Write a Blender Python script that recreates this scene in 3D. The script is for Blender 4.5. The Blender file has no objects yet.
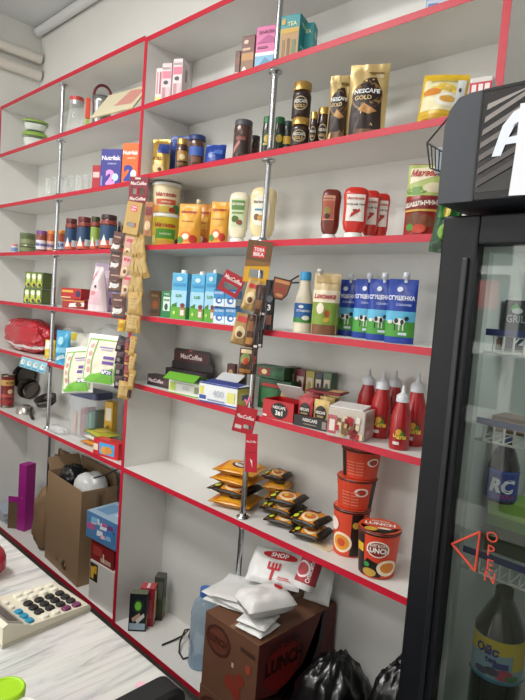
import bpy, bmesh, math, random
from mathutils import Vector, Matrix, noise, Euler
random.seed(7)
sc = bpy.context.scene
COL = sc.collection
PI = math.pi
# ------------------------------------------------------------------ camera
CAM = Vector((3.0607, -1.1375, 1.4960))
EUL = Euler((1.493461, -0.074366, 0.767653), 'XYZ')
FPX = 557.01
RM = EUL.to_matrix()
RMT = RM.transposed()
cd = bpy.data.cameras.new('camera'); cam = bpy.data.objects.new('camera', cd); COL.objects.link(cam)
cam.location = CAM; cam.rotation_euler = EUL
cd.sensor_fit = 'VERTICAL'; cd.sensor_height = 36.0; cd.lens = 36.0 * FPX / 700.0
cd.clip_start = 0.02
sc.camera = cam
def pj(x, y, z):
    c = RMT @ (Vector((x, y, z)) - CAM)
    return 262.5 + FPX * c.x / -c.z, 350 - FPX * c.y / -c.z
def ray(u, v): return RM @ Vector(((u - 262.5) / FPX, -(v - 350) / FPX, -1))
def at_y(u, v, y):
    d = ray(u, v); return CAM + d * ((y - CAM.y) / d.y)
def at_z(u, v, z):
    d = ray(u, v); return CAM + d * ((z - CAM.z) / d.z)
# ------------------------------------------------------------------ shelving dimensions (metres, measured)
ZR = dict(zip(range(1, 9), (2.401, 2.168, 1.923, 1.674, 1.425, 1.178, 0.854, 0.250)))
ZL = dict(zip(range(1, 9), (2.409, 2.168, 1.909, 1.665, 1.419, 1.172, 0.856, 0.254)))
TH = 0.0172; XD = 1.30; XR = 2.575; DEP = 0.2055
def ztop(k): return (ZL if k[0] == 'L' else ZR)[int(k[1])] + TH / 2
# ------------------------------------------------------------------ materials
MATS = {}
def lin(h):
    h = h.lstrip('#'); o = []
    for i in (0, 2, 4):
        c = int(h[i:i + 2], 16) / 255
        o.append(c / 12.92 if c <= .04045 else ((c + .055) / 1.055) ** 2.4)
    return tuple(o) + (1,)
def C(h, r=.45, m=0., coat=0., vary=0., scale=30, bump=0.):
    """a node material: principled, colour broken up a little by a noise texture"""
    key = (h, r, m, coat, vary, scale, bump)
    if key in MATS: return MATS[key]
    mt = bpy.data.materials.new('finish_' + h.lstrip('#')); mt.use_nodes = True
    nt = mt.node_tree; b = nt.nodes['Principled BSDF']
    b.inputs['Base Color'].default_value = lin(h); b.inputs['Roughness'].default_value = r
    b.inputs['Metallic'].default_value = m; b.inputs['Coat Weight'].default_value = coat
    b.inputs['Coat Roughness'].default_value = .15
    if vary or bump:
        tc = nt.nodes.new('ShaderNodeTexCoord'); nz = nt.nodes.new('ShaderNodeTexNoise')
        nz.inputs['Scale'].default_value = scale; nz.inputs['Detail'].default_value = 4
        nt.links.new(tc.outputs['Object'], nz.inputs['Vector'])
        if vary:
            mx = nt.nodes.new('ShaderNodeMix'); mx.data_type = 'RGBA'
            l = lin(h); mx.inputs['A'].default_value = tuple(max(0, x * (1 - vary)) for x in l[:3]) + (1,)
            mx.inputs['B'].default_value = tuple(min(1, x * (1 + vary)) for x in l[:3]) + (1,)
            nt.links.new(nz.outputs['Fac'], mx.inputs['Factor']); nt.links.new(mx.outputs['Result'], b.inputs['Base Color'])
        if bump:
            bp = nt.nodes.new('ShaderNodeBump'); bp.inputs['Strength'].default_value = bump; bp.inputs['Distance'].default_value = .01
            nt.links.new(nz.outputs['Fac'], bp.inputs['Height']); nt.links.new(bp.outputs['Normal'], b.inputs['Normal'])
    MATS[key] = mt
    return mt
def CLEAR(name, col='#ffffff', fac=.25, rough=.1, tint='#ffffff'):
    """thin clear plastic or glass: transparent mixed with a glossy/diffuse film"""
    key = ('clear', name)
    if key in MATS: return MATS[key]
    mt = bpy.data.materials.new(name); mt.use_nodes = True; nt = mt.node_tree
    for n in list(nt.nodes):
        if n.type != 'OUTPUT_MATERIAL': nt.nodes.remove(n)
    out = [n for n in nt.nodes if n.type == 'OUTPUT_MATERIAL'][0]
    tr = nt.nodes.new('ShaderNodeBsdfTransparent'); tr.inputs['Color'].default_value = lin(tint)
    pr = nt.nodes.new('ShaderNodeBsdfPrincipled'); pr.inputs['Base Color'].default_value = lin(col); pr.inputs['Roughness'].default_value = rough
    lw = nt.nodes.new('ShaderNodeLayerWeight'); lw.inputs['Blend'].default_value = .35
    mr = nt.nodes.new('ShaderNodeMapRange'); mr.inputs['To Min'].default_value = fac; mr.inputs['To Max'].default_value = min(1, fac + .45)
    nt.links.new(lw.outputs['Facing'], mr.inputs['Value'])
    mx = nt.nodes.new('ShaderNodeMixShader')
    nt.links.new(mr.outputs['Result'], mx.inputs['Fac']); nt.links.new(tr.outputs[0], mx.inputs[1]); nt.links.new(pr.outputs[0], mx.inputs[2])
    nt.links.new(mx.outputs[0], out.inputs['Surface'])
    MATS[key] = mt
    return mt
def A(c): return C(c) if isinstance(c, str) else c
# ------------------------------------------------------------------ text cache
TXT = {}
def text_geo(s, shear=0., bold=0.):
    key = (s, shear, bold)
    if key in TXT: return TXT[key]
    cu = bpy.data.curves.new('lettering', 'FONT'); cu.body = s; cu.resolution_u = 2; cu.shear = shear; cu.offset = bold; cu.align_x = 'CENTER'
    o = bpy.data.objects.new('lettering', cu)
    me = bpy.data.meshes.new_from_object(o)
    vs = [(v.co.x, v.co.y) for v in me.vertices]; fs = [tuple(p.vertices) for p in me.polygons]
    bpy.data.objects.remove(o); bpy.data.curves.remove(cu); bpy.data.meshes.remove(me)
    if not vs: TXT[key] = ([], [], 1, 1); return TXT[key]
    x0 = min(v[0] for v in vs); x1 = max(v[0] for v in vs); y0 = min(v[1] for v in vs); y1 = max(v[1] for v in vs)
    w = max(x1 - x0, 1e-6); h = max(y1 - y0, 1e-6)
    vs = [((x - (x0 + x1) / 2) / h, (y - (y0 + y1) / 2) / h) for x, y in vs]
    TXT[key] = (vs, fs, w / h, 1)
    return TXT[key]
# ------------------------------------------------------------------ mesh builder
class MB:
    def __init__(s): s.v = []; s.f = []; s.m = []; s.sm = []; s.mats = []
    def mi(s, mat):
        mat = A(mat)
        if mat not in s.mats: s.mats.append(mat)
        return s.mats.index(mat)
    def add(s, vs, fs, mat, smooth=False, M=None):
        n = len(s.v); i = s.mi(mat)
        s.v += [tuple(M @ Vector(p)) if M is not None else tuple(p) for p in vs]
        for f in fs: s.f.append(tuple(n + q for q in f)); s.m.append(i); s.sm.append(smooth)
    def add_bm(s, bm, mat, smooth=False, M=None, fm=None):
        bm.verts.ensure_lookup_table(); bm.verts.index_update()
        n = len(s.v); i = s.mi(mat)
        s.v += [tuple(M @ v.co) if M is not None else tuple(v.co) for v in bm.verts]
        for f in bm.faces:
            s.f.append(tuple(n + v.index for v in f.verts)); s.sm.append(smooth)
            mm = fm(f) if fm else None
            s.m.append(s.mi(mm) if mm is not None else i)
        bm.free()
    def box(s, x0, x1, y0, y1, z0, z1, mat, bev=0., M=None, front=None, right=None, top=None, left=None):
        bm = bmesh.new(); bmesh.ops.create_cube(bm, size=1)
        for v in bm.verts: v.co = Vector(((x0 + x1) / 2 + v.co.x * (x1 - x0), (y0 + y1) / 2 + v.co.y * (y1 - y0), (z0 + z1) / 2 + v.co.z * (z1 - z0)))
        if bev: bmesh.ops.bevel(bm, geom=bm.edges[:], offset=min(bev, .45 * min(x1 - x0, y1 - y0, z1 - z0)), segments=2, affect='EDGES', profile=.6)
        bm.normal_update()
        def fm(f):
            n = f.normal
            if front and n.y < -.9: return front
            if right and n.x > .9: return right
            if left and n.x < -.9: return left
            if top and n.z > .9: return top
            return None
        s.add_bm(bm, mat, False, M, fm)
    def rings(s, rings, mats, smooth=True, cap0=None, cap1=None, closed=True):
        """rings: lists of points, all of equal length; mats: one per span"""
        n = len(rings[0])
        for k in range(len(rings) - 1):
            fs = []
            for i in range(n if closed else n - 1):
                j = (i + 1) % n
                fs.append((i, j, n + j, n + i))
            s.add(list(rings[k]) + list(rings[k + 1]), fs, mats[k] if isinstance(mats, list) else mats, smooth)
        if cap0 is not None: s.add(rings[0], [tuple(reversed(range(n)))], cap0)
        if cap1 is not None: s.add(rings[-1], [tuple(range(n))], cap1)
    def loft(s, secs, seg=32, cap0=None, cap1=None, M=None):
        """secs: (z, half width, half depth, exponent, material of the span above)"""
        rg = []
        for z, hw, hd, n, _ in secs:
            r = []
            for i in range(seg):
                a = 2 * PI * i / seg; x, y = spe(a, hw, hd, n); p = Vector((x, y, z)); r.append(M @ p if M is not None else p)
            rg.append(r)
        n = seg
        off = len(s.v)
        s.v += [tuple(p) for r in rg for p in r]
        for k in range(len(rg) - 1):
            i0 = s.mi(secs[k][4])
            for i in range(n):
                j = (i + 1) % n
                s.f.append((off + k * n + i, off + k * n + j, off + (k + 1) * n + j, off + (k + 1) * n + i)); s.m.append(i0); s.sm.append(True)
        if cap0 is not None: s.add(rg[0], [tuple(reversed(range(n)))], cap0)
        if cap1 is not None: s.add(rg[-1], [tuple(range(n))], cap1)
    def tube(s, pts, r, mat, seg=8, closed=False):
        pts = [Vector(p) for p in pts]; rg = []; up = Vector((0, 0, 1)); prev = None
        for i, p in enumerate(pts):
            a = pts[i - 1] if (i > 0 or closed) else p; b = pts[(i + 1) % len(pts)] if (i < len(pts) - 1 or closed) else p
            t = (b - a)
            t = t.normalized() if t.length > 1e-9 else Vector((0, 0, 1))
            if prev is None: q = t.orthogonal().normalized()
            else:
                q = prev - t * prev.dot(t); q = q.normalized() if q.length > 1e-6 else t.orthogonal().normalized()
            prev = q; w = t.cross(q)
            rr = r[i] if isinstance(r, (list, tuple)) else r
            rg.append([p + (q * math.cos(2 * PI * k / seg) + w * math.sin(2 * PI * k / seg)) * rr for k in range(seg)])
        if closed: rg.append(rg[0]); s.rings(rg, mat)
        else: s.rings(rg, mat, True, mat, mat)
    def build(s, name, parent=None, loc=None, rz=0., label=None, cat=None, group=None, kind=None, eul=None):
        me = bpy.data.meshes.new(name)
        me.from_pydata(s.v, [], s.f)
        for m in s.mats: me.materials.append(m)
        me.polygons.foreach_set('material_index', s.m); me.polygons.foreach_set('use_smooth', s.sm); me.update()
        o = bpy.data.objects.new(name, me); COL.objects.link(o)
        if parent: o.parent = parent
        if loc is not None: o.location = loc
        o.rotation_euler = eul if eul else (0, 0, rz)
        tag(o, label, cat, group, kind)
        return o
def tag(o, label=None, cat=None, group=None, kind=None):
    for k, v in (('label', label), ('category', cat), ('group', group), ('kind', kind)):
        if v: o[k] = v
    return o
def thing(name, label, cat, loc, rz=0., group=None, eul=None):
    o = bpy.data.objects.new(name, None); COL.objects.link(o); o.empty_display_size = .02
    o.location = loc; o.rotation_euler = eul if eul else (0, 0, rz)
    return tag(o, label, cat, group)
def spe(a, hw, hd, n):
    """superellipse; a=0 faces -Y"""
    sx, cy = math.sin(a), -math.cos(a)
    return math.copysign(abs(sx) ** (2 / n), sx) * hw, math.copysign(abs(cy) ** (2 / n), cy) * hd
# ------------------------------------------------------------------ printed decals on a surface S(a, b, off)
def R(x0, y0, x1, y1, c): return ('r', x0, y0, x1, y1, c)
def D(cx, cy, rx, ry, c): return ('d', cx, cy, rx, ry, c)
def T(s, cx, cy, h, c, mw=.9, shear=0., bold=.02, ang=0.): return ('t', s, cx, cy, h, c, mw, shear, bold, ang)
def G(pts, c): return ('g', pts, c)
def decals(mb, S, wm, hm, items, curved=True, base=.0006, step=.00025):
    off = base
    for it in items:
        k = it[0]
        if k == 'r':
            _, x0, y0, x1, y1, c = it
            nx = max(1, int(math.ceil(abs(x1 - x0) * wm / .006))) if curved else 1
            ny = max(1, int(math.ceil(abs(y1 - y0) * hm / .008))) if curved else 1
            vs = [S(x0 + (x1 - x0) * i / nx, y0 + (y1 - y0) * j / ny, off) for j in range(ny + 1) for i in range(nx + 1)]
            fs = [(j * (nx + 1) + i, j * (nx + 1) + i + 1, (j + 1) * (nx + 1) + i + 1, (j + 1) * (nx + 1) + i) for j in range(ny) for i in range(nx)]
            mb.add(vs, fs, c, curved)
        elif k == 'd':
            _, cx, cy, rx, ry, c = it
            nr = 3 if curved else 1; sg = 22
            vs = [S(cx, cy, off)]
            for q in range(1, nr + 1):
                vs += [S(cx + rx * q / nr * math.cos(2 * PI * i / sg), cy + ry * q / nr * math.sin(2 * PI * i / sg), off) for i in range(sg)]
            fs = [(0, 1 + i, 1 + (i + 1) % sg) for i in range(sg)]
            for q in range(nr - 1):
                a = 1 + q * sg
                fs += [(a + i, a + sg + i, a + sg + (i + 1) % sg, a + (i + 1) % sg) for i in range(sg)]
            mb.add(vs, fs, c, curved)
        elif k == 'g':
            _, pts, c = it
            cx = sum(p[0] for p in pts) / len(pts); cy = sum(p[1] for p in pts) / len(pts); n = len(pts)
            if not curved:
                vs = [S(cx, cy, off)] + [S(x, y, off) for x, y in pts]
                mb.add(vs, [(0, 1 + i, 1 + (i + 1) % n) for i in range(n)], c, False)
            else:
                q, nr = [], 6
                for i in range(n):
                    (ax, ay), (bx, by) = pts[i], pts[(i + 1) % n]; k_ = max(1, int(math.hypot((bx - ax) * wm, (by - ay) * hm) / .008))
                    q += [(ax + (bx - ax) * t / k_, ay + (by - ay) * t / k_) for t in range(k_)]
                sg = len(q); vs = [S(cx, cy, off)]
                for r_ in range(1, nr + 1): vs += [S(cx + (x - cx) * r_ / nr, cy + (y - cy) * r_ / nr, off) for x, y in q]
                fs = [(0, 1 + i, 1 + (i + 1) % sg) for i in range(sg)]
                for r_ in range(nr - 1):
                    a = 1 + r_ * sg; fs += [(a + i, a + sg + i, a + sg + (i + 1) % sg, a + (i + 1) % sg) for i in range(sg)]
                mb.add(vs, fs, c, True)
        elif k == 't':
            _, s, cx, cy, h, c, mw, shear, bold, ang = it
            vs, fs, asp, _ = text_geo(s, shear, bold)
            if not vs: continue
            hh = h * hm; ww = asp * hh; sx = 1.
            if ww > mw * wm: sx = mw * wm / ww
            ca, sa = math.cos(ang), math.sin(ang)
            P = [(x * hh * sx, y * hh) for x, y in vs]
            mb.add([S(cx + (x * ca - y * sa) / wm, cy + (x * sa + y * ca) / hm, off + (.0008 if curved else .0002)) for x, y in P], fs, c)
        off += step
def S_front(w, d, h, z0=0.): return lambda a, b, o: Vector(((a - .5) * w, -d / 2 - o, z0 + b * h))
def S_right(w, d, h, z0=0.): return lambda a, b, o: Vector((w / 2 + o, -d / 2 + a * d, z0 + b * h))
def S_left(w, d, h, z0=0.): return lambda a, b, o: Vector((-w / 2 - o, d / 2 - a * d, z0 + b * h))
def S_top(w, d, h): return lambda a, b, o: Vector(((a - .5) * w, -d / 2 + b * d, h + o))
def S_loft(secs, z0, z1, arc=2.6, center=0.):
    zs = [q[0] for q in secs]
    def S(a, b, o):
        z = z0 + b * (z1 - z0)
        for k in range(len(zs) - 1):
            if zs[k] <= z <= zs[k + 1] or k == len(zs) - 2:
                t = (z - zs[k]) / max(1e-9, zs[k + 1] - zs[k]); t = min(max(t, 0), 1)
                hw = secs[k][1] + t * (secs[k + 1][1] - secs[k][1]); hd = secs[k][2] + t * (secs[k + 1][2] - secs[k][2]); n = secs[k][3]
                break
        x, y = spe(center + (a - .5) * arc, hw, hd, n)
        q = Vector((x, y)); l = q.length; q *= (l + o) / max(l, 1e-9)
        return Vector((q.x, q.y, z))
    return S
# ------------------------------------------------------------------ placing: solve a base point and size on a shelf from the survey of the photograph
class Lay: pass
def lay(u0, u1, vt, k, y, rot=0., z=None, rnd=False):
    L = Lay(); z0 = ztop(k) + .0006 if z is None else z; uc = (u0 + u1) / 2
    p = at_y(uc, vt, y); x, h = p.x, max(.01, p.z - z0)
    for _ in range(8):
        e = 1e-3
        u, _v = pj(x, y, z0 + h / 2); x += (uc - u) / ((pj(x + e, y, z0 + h / 2)[0] - u) / e)
        _u, v = pj(x, y, z0 + h); h += (vt - v) / ((pj(x, y, z0 + h + e)[1] - v) / e); h = max(h, .005)
    az = math.atan2(CAM.x - x, -(CAM.y - y))
    r = math.radians(rot) if rot != 'cam' else az
    t = (math.cos(az), math.sin(az)) if rnd else (math.cos(r), math.sin(r)); e = .005
    du = (pj(x + t[0] * e, y + t[1] * e, z0 + h / 2)[0] - pj(x - t[0] * e, y - t[1] * e, z0 + h / 2)[0]) / (2 * e)
    L.w = abs((u1 - u0) / du); L.h = h; L.x = x; L.y = y; L.z = z0; L.r = r if not rnd else (az if rot in ('cam', 0.) else math.radians(rot)); L.az = az
    return L
def origin(L, d):
    return (L.x - math.sin(L.r) * d / 2, L.y + math.cos(L.r) * d / 2, L.z)
# ------------------------------------------------------------------ product kinds
def carton(name, label, cat, pos, d, col, front=(), right=(), top=None, topd=(), left=(), rot=0., group=None, bev=.0015, rough=.4, lid=None, z=None, side=None, w=None):
    """printed paperboard box standing on a shelf; pos = (u0,u1,vt,shelf,y)"""
    L = lay(*pos, rot=rot, z=z); w = w or L.w; h = L.h
    mb = MB()
    cc = C(col, rough) if isinstance(col, str) else col
    mb.box(-w / 2, w / 2, -d / 2, d / 2, 0, h, cc, bev, right=A(side) if side else None, top=A(top) if top else None)
    decals(mb, S_front(w, d, h), w, h, front, False, .0003)
    decals(mb, S_right(w, d, h), d, h, right, False, .0003)
    decals(mb, S_left(w, d, h), d, h, left, False, .0003)
    decals(mb, S_top(w, d, h), w, d, topd, False, .0003)
    if lid:
        t = thing(name, label, cat, origin(L, d), L.r, group); mb.build('carton_body', t)
        lid(t, w, d, h); return t
    o = mb.build(name, None, origin(L, d), L.r, label, cat, group)

    return o
def pouch_mesh(w, h, d, col, front=(), back=None, rough=.3, m=0., wob=.004, top=.06, seed=0, gus=.85, neck=1., n=18, lens=.55):
    mb = MB(); mat = C(col, rough, m) if isinstance(col, str) else col
    def thick(a, b):
        tb = gus + (1 - gus) * math.sin(min(1, b / .35) * PI / 2) if b < .35 else math.cos(max(0, (b - .35)) / (.65 - top) * PI / 2 if b < 1 - top else PI / 2) ** .8 if b < 1 - top else 0.
        q = max(0., math.sin(PI * min(max(a, 0), 1))) ** lens
        return d / 2 * q * max(tb, .03) + .0008
    def wid(b): return w * (1 + (neck - 1) * b)
    def wr(a, b):
        p = Vector((a * 3.1 + seed * 7.3, b * 3.7, seed * 1.7)); e = min(1, 6 * a, 6 * (1 - a))
        return wob * (noise.noise(p) + .5 * noise.noise(p * 2.3)) * e
    def S(a, b, o): return Vector(((a - .5) * wid(b), -thick(a, b) - o + wr(a, b), b * h))
    def Sb(a, b, o): return Vector(((a - .5) * wid(b), thick(a, b) + o + wr(a, b) * .5, b * h))
    for F, flip in ((S, False), (Sb, True)):
        vs = [F(i / n, j / n, 0) for j in range(n + 1) for i in range(n + 1)]
        fs = []
        for j in range(n):
            for i in range(n):
                q = (j * (n + 1) + i, j * (n + 1) + i + 1, (j + 1) * (n + 1) + i + 1, (j + 1) * (n + 1) + i)
                fs.append(tuple(reversed(q)) if flip else q)
        mb.add(vs, fs, A(back) if (flip and back) else mat, True)
    bt = [S(i / n, 0, 0) for i in range(n + 1)] + [Sb(i / n, 0, 0) for i in range(n + 1)]
    mb.add(bt, [(i + 1, i, n + 1 + i, n + 2 + i) for i in range(n)], mat)
    decals(mb, S, w, h, front, True, .0008, .0003)
    return mb
def pouch(name, label, cat, pos, d, col, front=(), rot=0., group=None, spout=None, z=None, tilt=0., roll=0., **kw):
    L = lay(*pos, rot=rot, z=z)
    mb = pouch_mesh(L.w, L.h, d, col, front, **kw)
    loc = (L.x - math.sin(L.r) * d / 2, L.y + math.cos(L.r) * d / 2, L.z + abs(math.sin(tilt)) * d * .6 + abs(math.sin(roll)) * L.w * .52); eul = (tilt, roll, L.r)
    if spout:
        t = thing(name, label, cat, loc, group=group, eul=eul); mb.build('pouch_body', t)
        cx, cc, ch = spout; c = MB()
        c.loft([(L.h - .008, .004, .004, 2, cc), (L.h + .002, .005, .005, 2, cc), (L.h + .002, .0085, .0085, 2, cc), (L.h + ch, .0075, .0075, 2, cc)], 16, cc, cc)
        cap = c.build('spout_cap', t); cap.location = ((cx - .5) * L.w, 0, 0)
        return t
    return mb.build(name, None, loc, 0, label, cat, group, eul=eul)
def vessel(name, label, cat, pos, parts, rot='cam', group=None, z=None, sq=1.0):
    """round thing from stacked profiles. parts: (part name, fn(R,h)->(secs, cap0, cap1, decal list of (S args, wm, hm, items)))"""
    L = lay(*pos, rot=rot, z=z, rnd=True); Rr = L.w / 2
    if len(parts) > 1: t = thing(name, label, cat, (L.x, L.y, L.z), L.r, group)
    for pn, fn in parts:
        secs, c0, c1, dec = fn(Rr, L.h)
        mb = MB(); mb.loft(secs, 32, c0, c1)
        for (z0, z1, arc, items) in dec:
            S = S_loft(secs, z0, z1, arc); decals(mb, S, arc * Rr, z1 - z0, items, True, .0006, .0003)
        if len(parts) > 1: mb.build(pn, t)
        else: t = mb.build(name, None, (L.x, L.y, L.z), L.r, label, cat, group)
    return t
def blob(w, d, h, mat, seed=0, amp=.12, freq=4., n=40, sq=2.6, ridge=True, flat=True, top=1.0, matfn=None):
    """crumpled bag: a superellipsoid pushed about by ridged noise, resting on z=0"""
    mb = MB(); m2 = n // 2; rg = []
    for j in range(m2 + 1):
        ph = -PI / 2 + PI * j / m2; r = []
        for i in range(n):
            th = 2 * PI * i / n
            cx, cz = abs(math.cos(ph)) ** (2 / sq), math.copysign(abs(math.sin(ph)) ** (2 / sq), math.sin(ph))
            x, y = spe(th, 1, 1, sq); p = Vector((x * cx, y * cx, cz))
            q = p * freq / 2 + Vector((seed * 3.7, seed * 1.3, seed * 5.1))
            f = noise.noise(q) + .5 * ((1 - 2 * abs(noise.noise(q * 2.1))) if ridge else noise.noise(q * 2)) + .25 * ((1 - 2 * abs(noise.noise(q * 4.3))) if ridge else 0)
            s = 1 + amp * (f - .3)
            P = Vector((p.x * s * w / 2, p.y * s * d / 2, (p.z * s + 1) * h / 2))
            if top != 1.0 and P.z > h / 2: k = 1 + (top - 1) * (P.z - h / 2) / (h / 2); P.x *= k; P.y *= k
            if flat: P.z = max(P.z, .0)
            r.append(P)
        rg.append(r)
    off = len(mb.v); mb.v += [tuple(p) for r in rg for p in r]; ii = mb.mi(mat)
    for j in range(m2):
        for i in range(n):
            k = (i + 1) % n
            mb.f.append((off + j * n + i, off + j * n + k, off + (j + 1) * n + k, off + (j + 1) * n + i)); mb.sm.append(True)
            g = matfn(2 * PI * (i + .5) / n, -1 + 2 * (j + .5) / m2) if matfn else None
            mb.m.append(ii if g is None else mb.mi(g))
    return mb
def pillow(Lx, Wy, h, col, items=(), seed=0, rough=.3, n=16, crimp=.07, sag=.004, side=None):
    """pillow packet lying flat, crimped at both short ends"""
    mb = MB(); mat = A(col) if not isinstance(col, str) else C(col, rough)
    def pr(a, b):
        ea = 0 if (a < crimp or a > 1 - crimp) else math.sin(PI * (a - crimp) / (1 - 2 * crimp)) ** .34
        return ea * max(0, math.sin(PI * min(max(b, 0), 1))) ** .3
    def wr(a, b):
        p = Vector((a * 4 + seed * 5.7, b * 3, seed * 2.1)); return sag * (noise.noise(p) + .6 * noise.noise(p * 2.7))
    def pos(a, b, s, o):
        t = pr(a, b); cw = 1 + .06 * (a < crimp or a > 1 - crimp)
        return Vector(((a - .5) * Lx, (b - .5) * Wy * cw, h / 2 + s * (h / 2 * t + .0008 + o) + wr(a, b) * (.3 + .7 * t)))
    S = lambda a, b, o: pos(a, b, 1, o)
    Sb = lambda a, b, o: pos(a, b, -1, o)
    for F, flip in ((S, False), (Sb, True)):
        vs = [F(i / n, j / n, 0) for j in range(n + 1) for i in range(n + 1)]; fs = []
        for j in range(n):
            for i in range(n):
                q = (j * (n + 1) + i, j * (n + 1) + i + 1, (j + 1) * (n + 1) + i + 1, (j + 1) * (n + 1) + i)
                fs.append(tuple(reversed(q)) if flip else q)
        mb.add(vs, fs, mat if not flip or side is None else A(side), True)
    decals(mb, S, Lx, Wy, items, True, .0009, .0003)
    return mb
# ================================================================== THE ROOM
def struct(name, mb, parent=None):
    o = mb.build(name, parent)
    if not parent: o['kind'] = 'structure'
    return o
WALL = C('#e2e1dc', .8, vary=.03, scale=6, bump=.06); CEIL = C('#d6d8d8', .85, vary=.03, scale=5)
CZ = 2.89; LX = -.045; RX = 3.75; FY = -3.3; BY = .215
m = MB(); m.box(LX - .1, RX + .1, FY - .1, BY + .1, -.1, 0, C('#4d4a47', .55, vary=.15, scale=8)); struct('floor', m)
m = MB(); m.box(LX - .1, RX + .1, FY - .1, BY + .1, CZ, CZ + .1, CEIL); struct('ceiling', m)
m = MB(); m.box(LX, RX, BY, BY + .1, 0, CZ, WALL); struct('wall_back', m)
m = MB(); m.box(LX - .1, LX, FY, BY + .1, 0, CZ, WALL); struct('wall_left', m)
m = MB(); m.box(RX, RX + .1, FY, BY + .1, 0, CZ, WALL); struct('wall_right', m)
m = MB(); m.box(LX, RX, FY - .1, FY, 0, CZ, WALL); struct('wall_front', m)
# white panelled door behind the camera, seen only as a reflection in the fridge glass
m = MB(); DX0, DX1 = 1.15, 2.15; wp = C('#eef0ef', .5)
for a, b in ((0, .09), (.46, .54), (.91, 1)): m.box(DX0 + a, DX0 + b, FY + .002, FY + .05, .02, 2.2, wp)
m.box(DX0 + .09, DX1 - .09, FY + .004, FY + .03, .2, .78, C('#6d6f70', .5))
for a, b in ((.02, .2), (.78, .9), (1.28, 1.36), (1.84, 1.9), (2.1, 2.2)): m.box(DX0, DX1, FY + .003, FY + .048, a, b, wp)
d1 = struct('door_1', m)
m = MB(); m.box(DX0 + .05, DX1 - .05, FY + .01, FY + .02, .8, 2.15, C('#2a2f31', .2)); m.box(DX0 + .15, DX0 + .38, FY + .021, FY + .024, 1.6, 1.8, C('#c4343a')); m.build('door_glass', d1)
# heating pipes
PIPE = C('#e3ddd4', .45, vary=.04, scale=20)
m = MB(); m.tube([(LX + .02, .185, CZ - .026), (RX - .02, .185, CZ - .026)], .023, C('#d9dada', .45), 16); m.build('ceiling_pipe', label='white painted pipe running under the ceiling along the back wall', cat='pipe')
for lab, v in (('upper of two cream heating pipes on the left wall', 51.5), ('lower of two cream heating pipes on the left wall', 68)):
    z = at_y(39, v, .15).z; m = MB(); m.tube([(LX + .028, FY + .01, z), (LX + .028, .20, z)], .0265, PIPE, 16)
    m.build('mounted_heating_pipe', label=lab, cat='pipe', group='heating pipes on the left wall')
# ================================================================== SHELVING
WHITE = C('#e0dfdb', .42, vary=.02, scale=4); RED = C('#bd0f2e', .42); BACK = C('#d8d8d4', .5, vary=.02, scale=3)
unit = thing('shelving_unit', 'tall white wall shelving with red front edges, two bays wide', 'shelving', (0, 0, 0))
def banded(name, x0, x1, z0, z1):
    m = MB(); m.box(x0, x1, 0, DEP - .003, z0, z1, WHITE); o = m.build(name, unit)
    m = MB(); m.box(x0, x1, -.0015, -.0001, z0, z1, RED); m.build('edge_band', o)
    return o
banded('upright', -TH / 2, TH / 2, ZL[8] - TH / 2, ZL[1] + TH / 2)
banded('upright', XD - TH / 2, XD + TH / 2, ZR[8] - TH / 2, ZR[1] + TH / 2)
banded('upright', XR - TH / 2, XR + TH / 2, ZR[8] - TH / 2, ZR[1] + TH / 2)
for k in range(1, 9):
    banded('shelf_board', TH / 2 + .0003, XD - TH / 2 - .0003, ZL[k] - TH / 2, ZL[k] + TH / 2)
    banded('shelf_board', XD + TH / 2 + .0003, XR - TH / 2 - .0003, ZR[k] - TH / 2, ZR[k] + TH / 2)
for x0, x1, Z in ((0, XD - .0005, ZL), (XD + .0005, XR, ZR)):
    m = MB(); m.box(x0, x1, DEP - .0025, DEP + .003, Z[8] - TH / 2, Z[1] + TH / 2, BACK); m.build('back_panel', unit)
m = MB(); m.box(0, XR, .03, DEP, 0, ZR[8] - TH / 2 - .0004, C('#8e8b86', .6)); m.build('plinth', unit)
CHR = C('#b9bcc0', .22, 1.0)
q = at_y(49.3, 452, .182); POLE_LOW = (q.x - .630, q.y - .024)
for xp, Z, lab in ((.630, ZL, 'thin chrome support pole through the left shelves'), (1.9217, ZR, 'thin chrome support pole through the right shelves')):
    t = thing('chrome_pole', lab, 'pole', (xp, .024, 0), 0, 'chrome support poles')
    for k in range(1, 8):
        px_, py_ = (POLE_LOW if (Z is ZL and k == 7) else (0, 0))
        z1 = Z[k] - TH / 2 - .0005; z0 = Z[k + 1] + TH / 2 + .0005
        m = MB(); m.tube([(0, 0, z0), (0, 0, z1)], .0082, CHR, 16); o = m.build('pole_tube', t); o.location = (px_, py_, 0)
        m = MB(); m.loft([(z1 - .014, .010, .010, 2, CHR), (z1 - .005, .012, .012, 2, CHR), (z1 - .004, .019, .019, 2, CHR), (z1, .019, .019, 2, CHR)], 20, CHR, CHR); o = m.build('pole_flange', t); o.location = (px_, py_, 0)
        m = MB(); m.loft([(z0, .019, .019, 2, CHR), (z0 + .004, .019, .019, 2, CHR), (z0 + .005, .012, .012, 2, CHR), (z0 + .014, .010, .010, 2, CHR)], 20, CHR, CHR); o = m.build('pole_flange', t); o.location = (px_, py_, 0)
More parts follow.
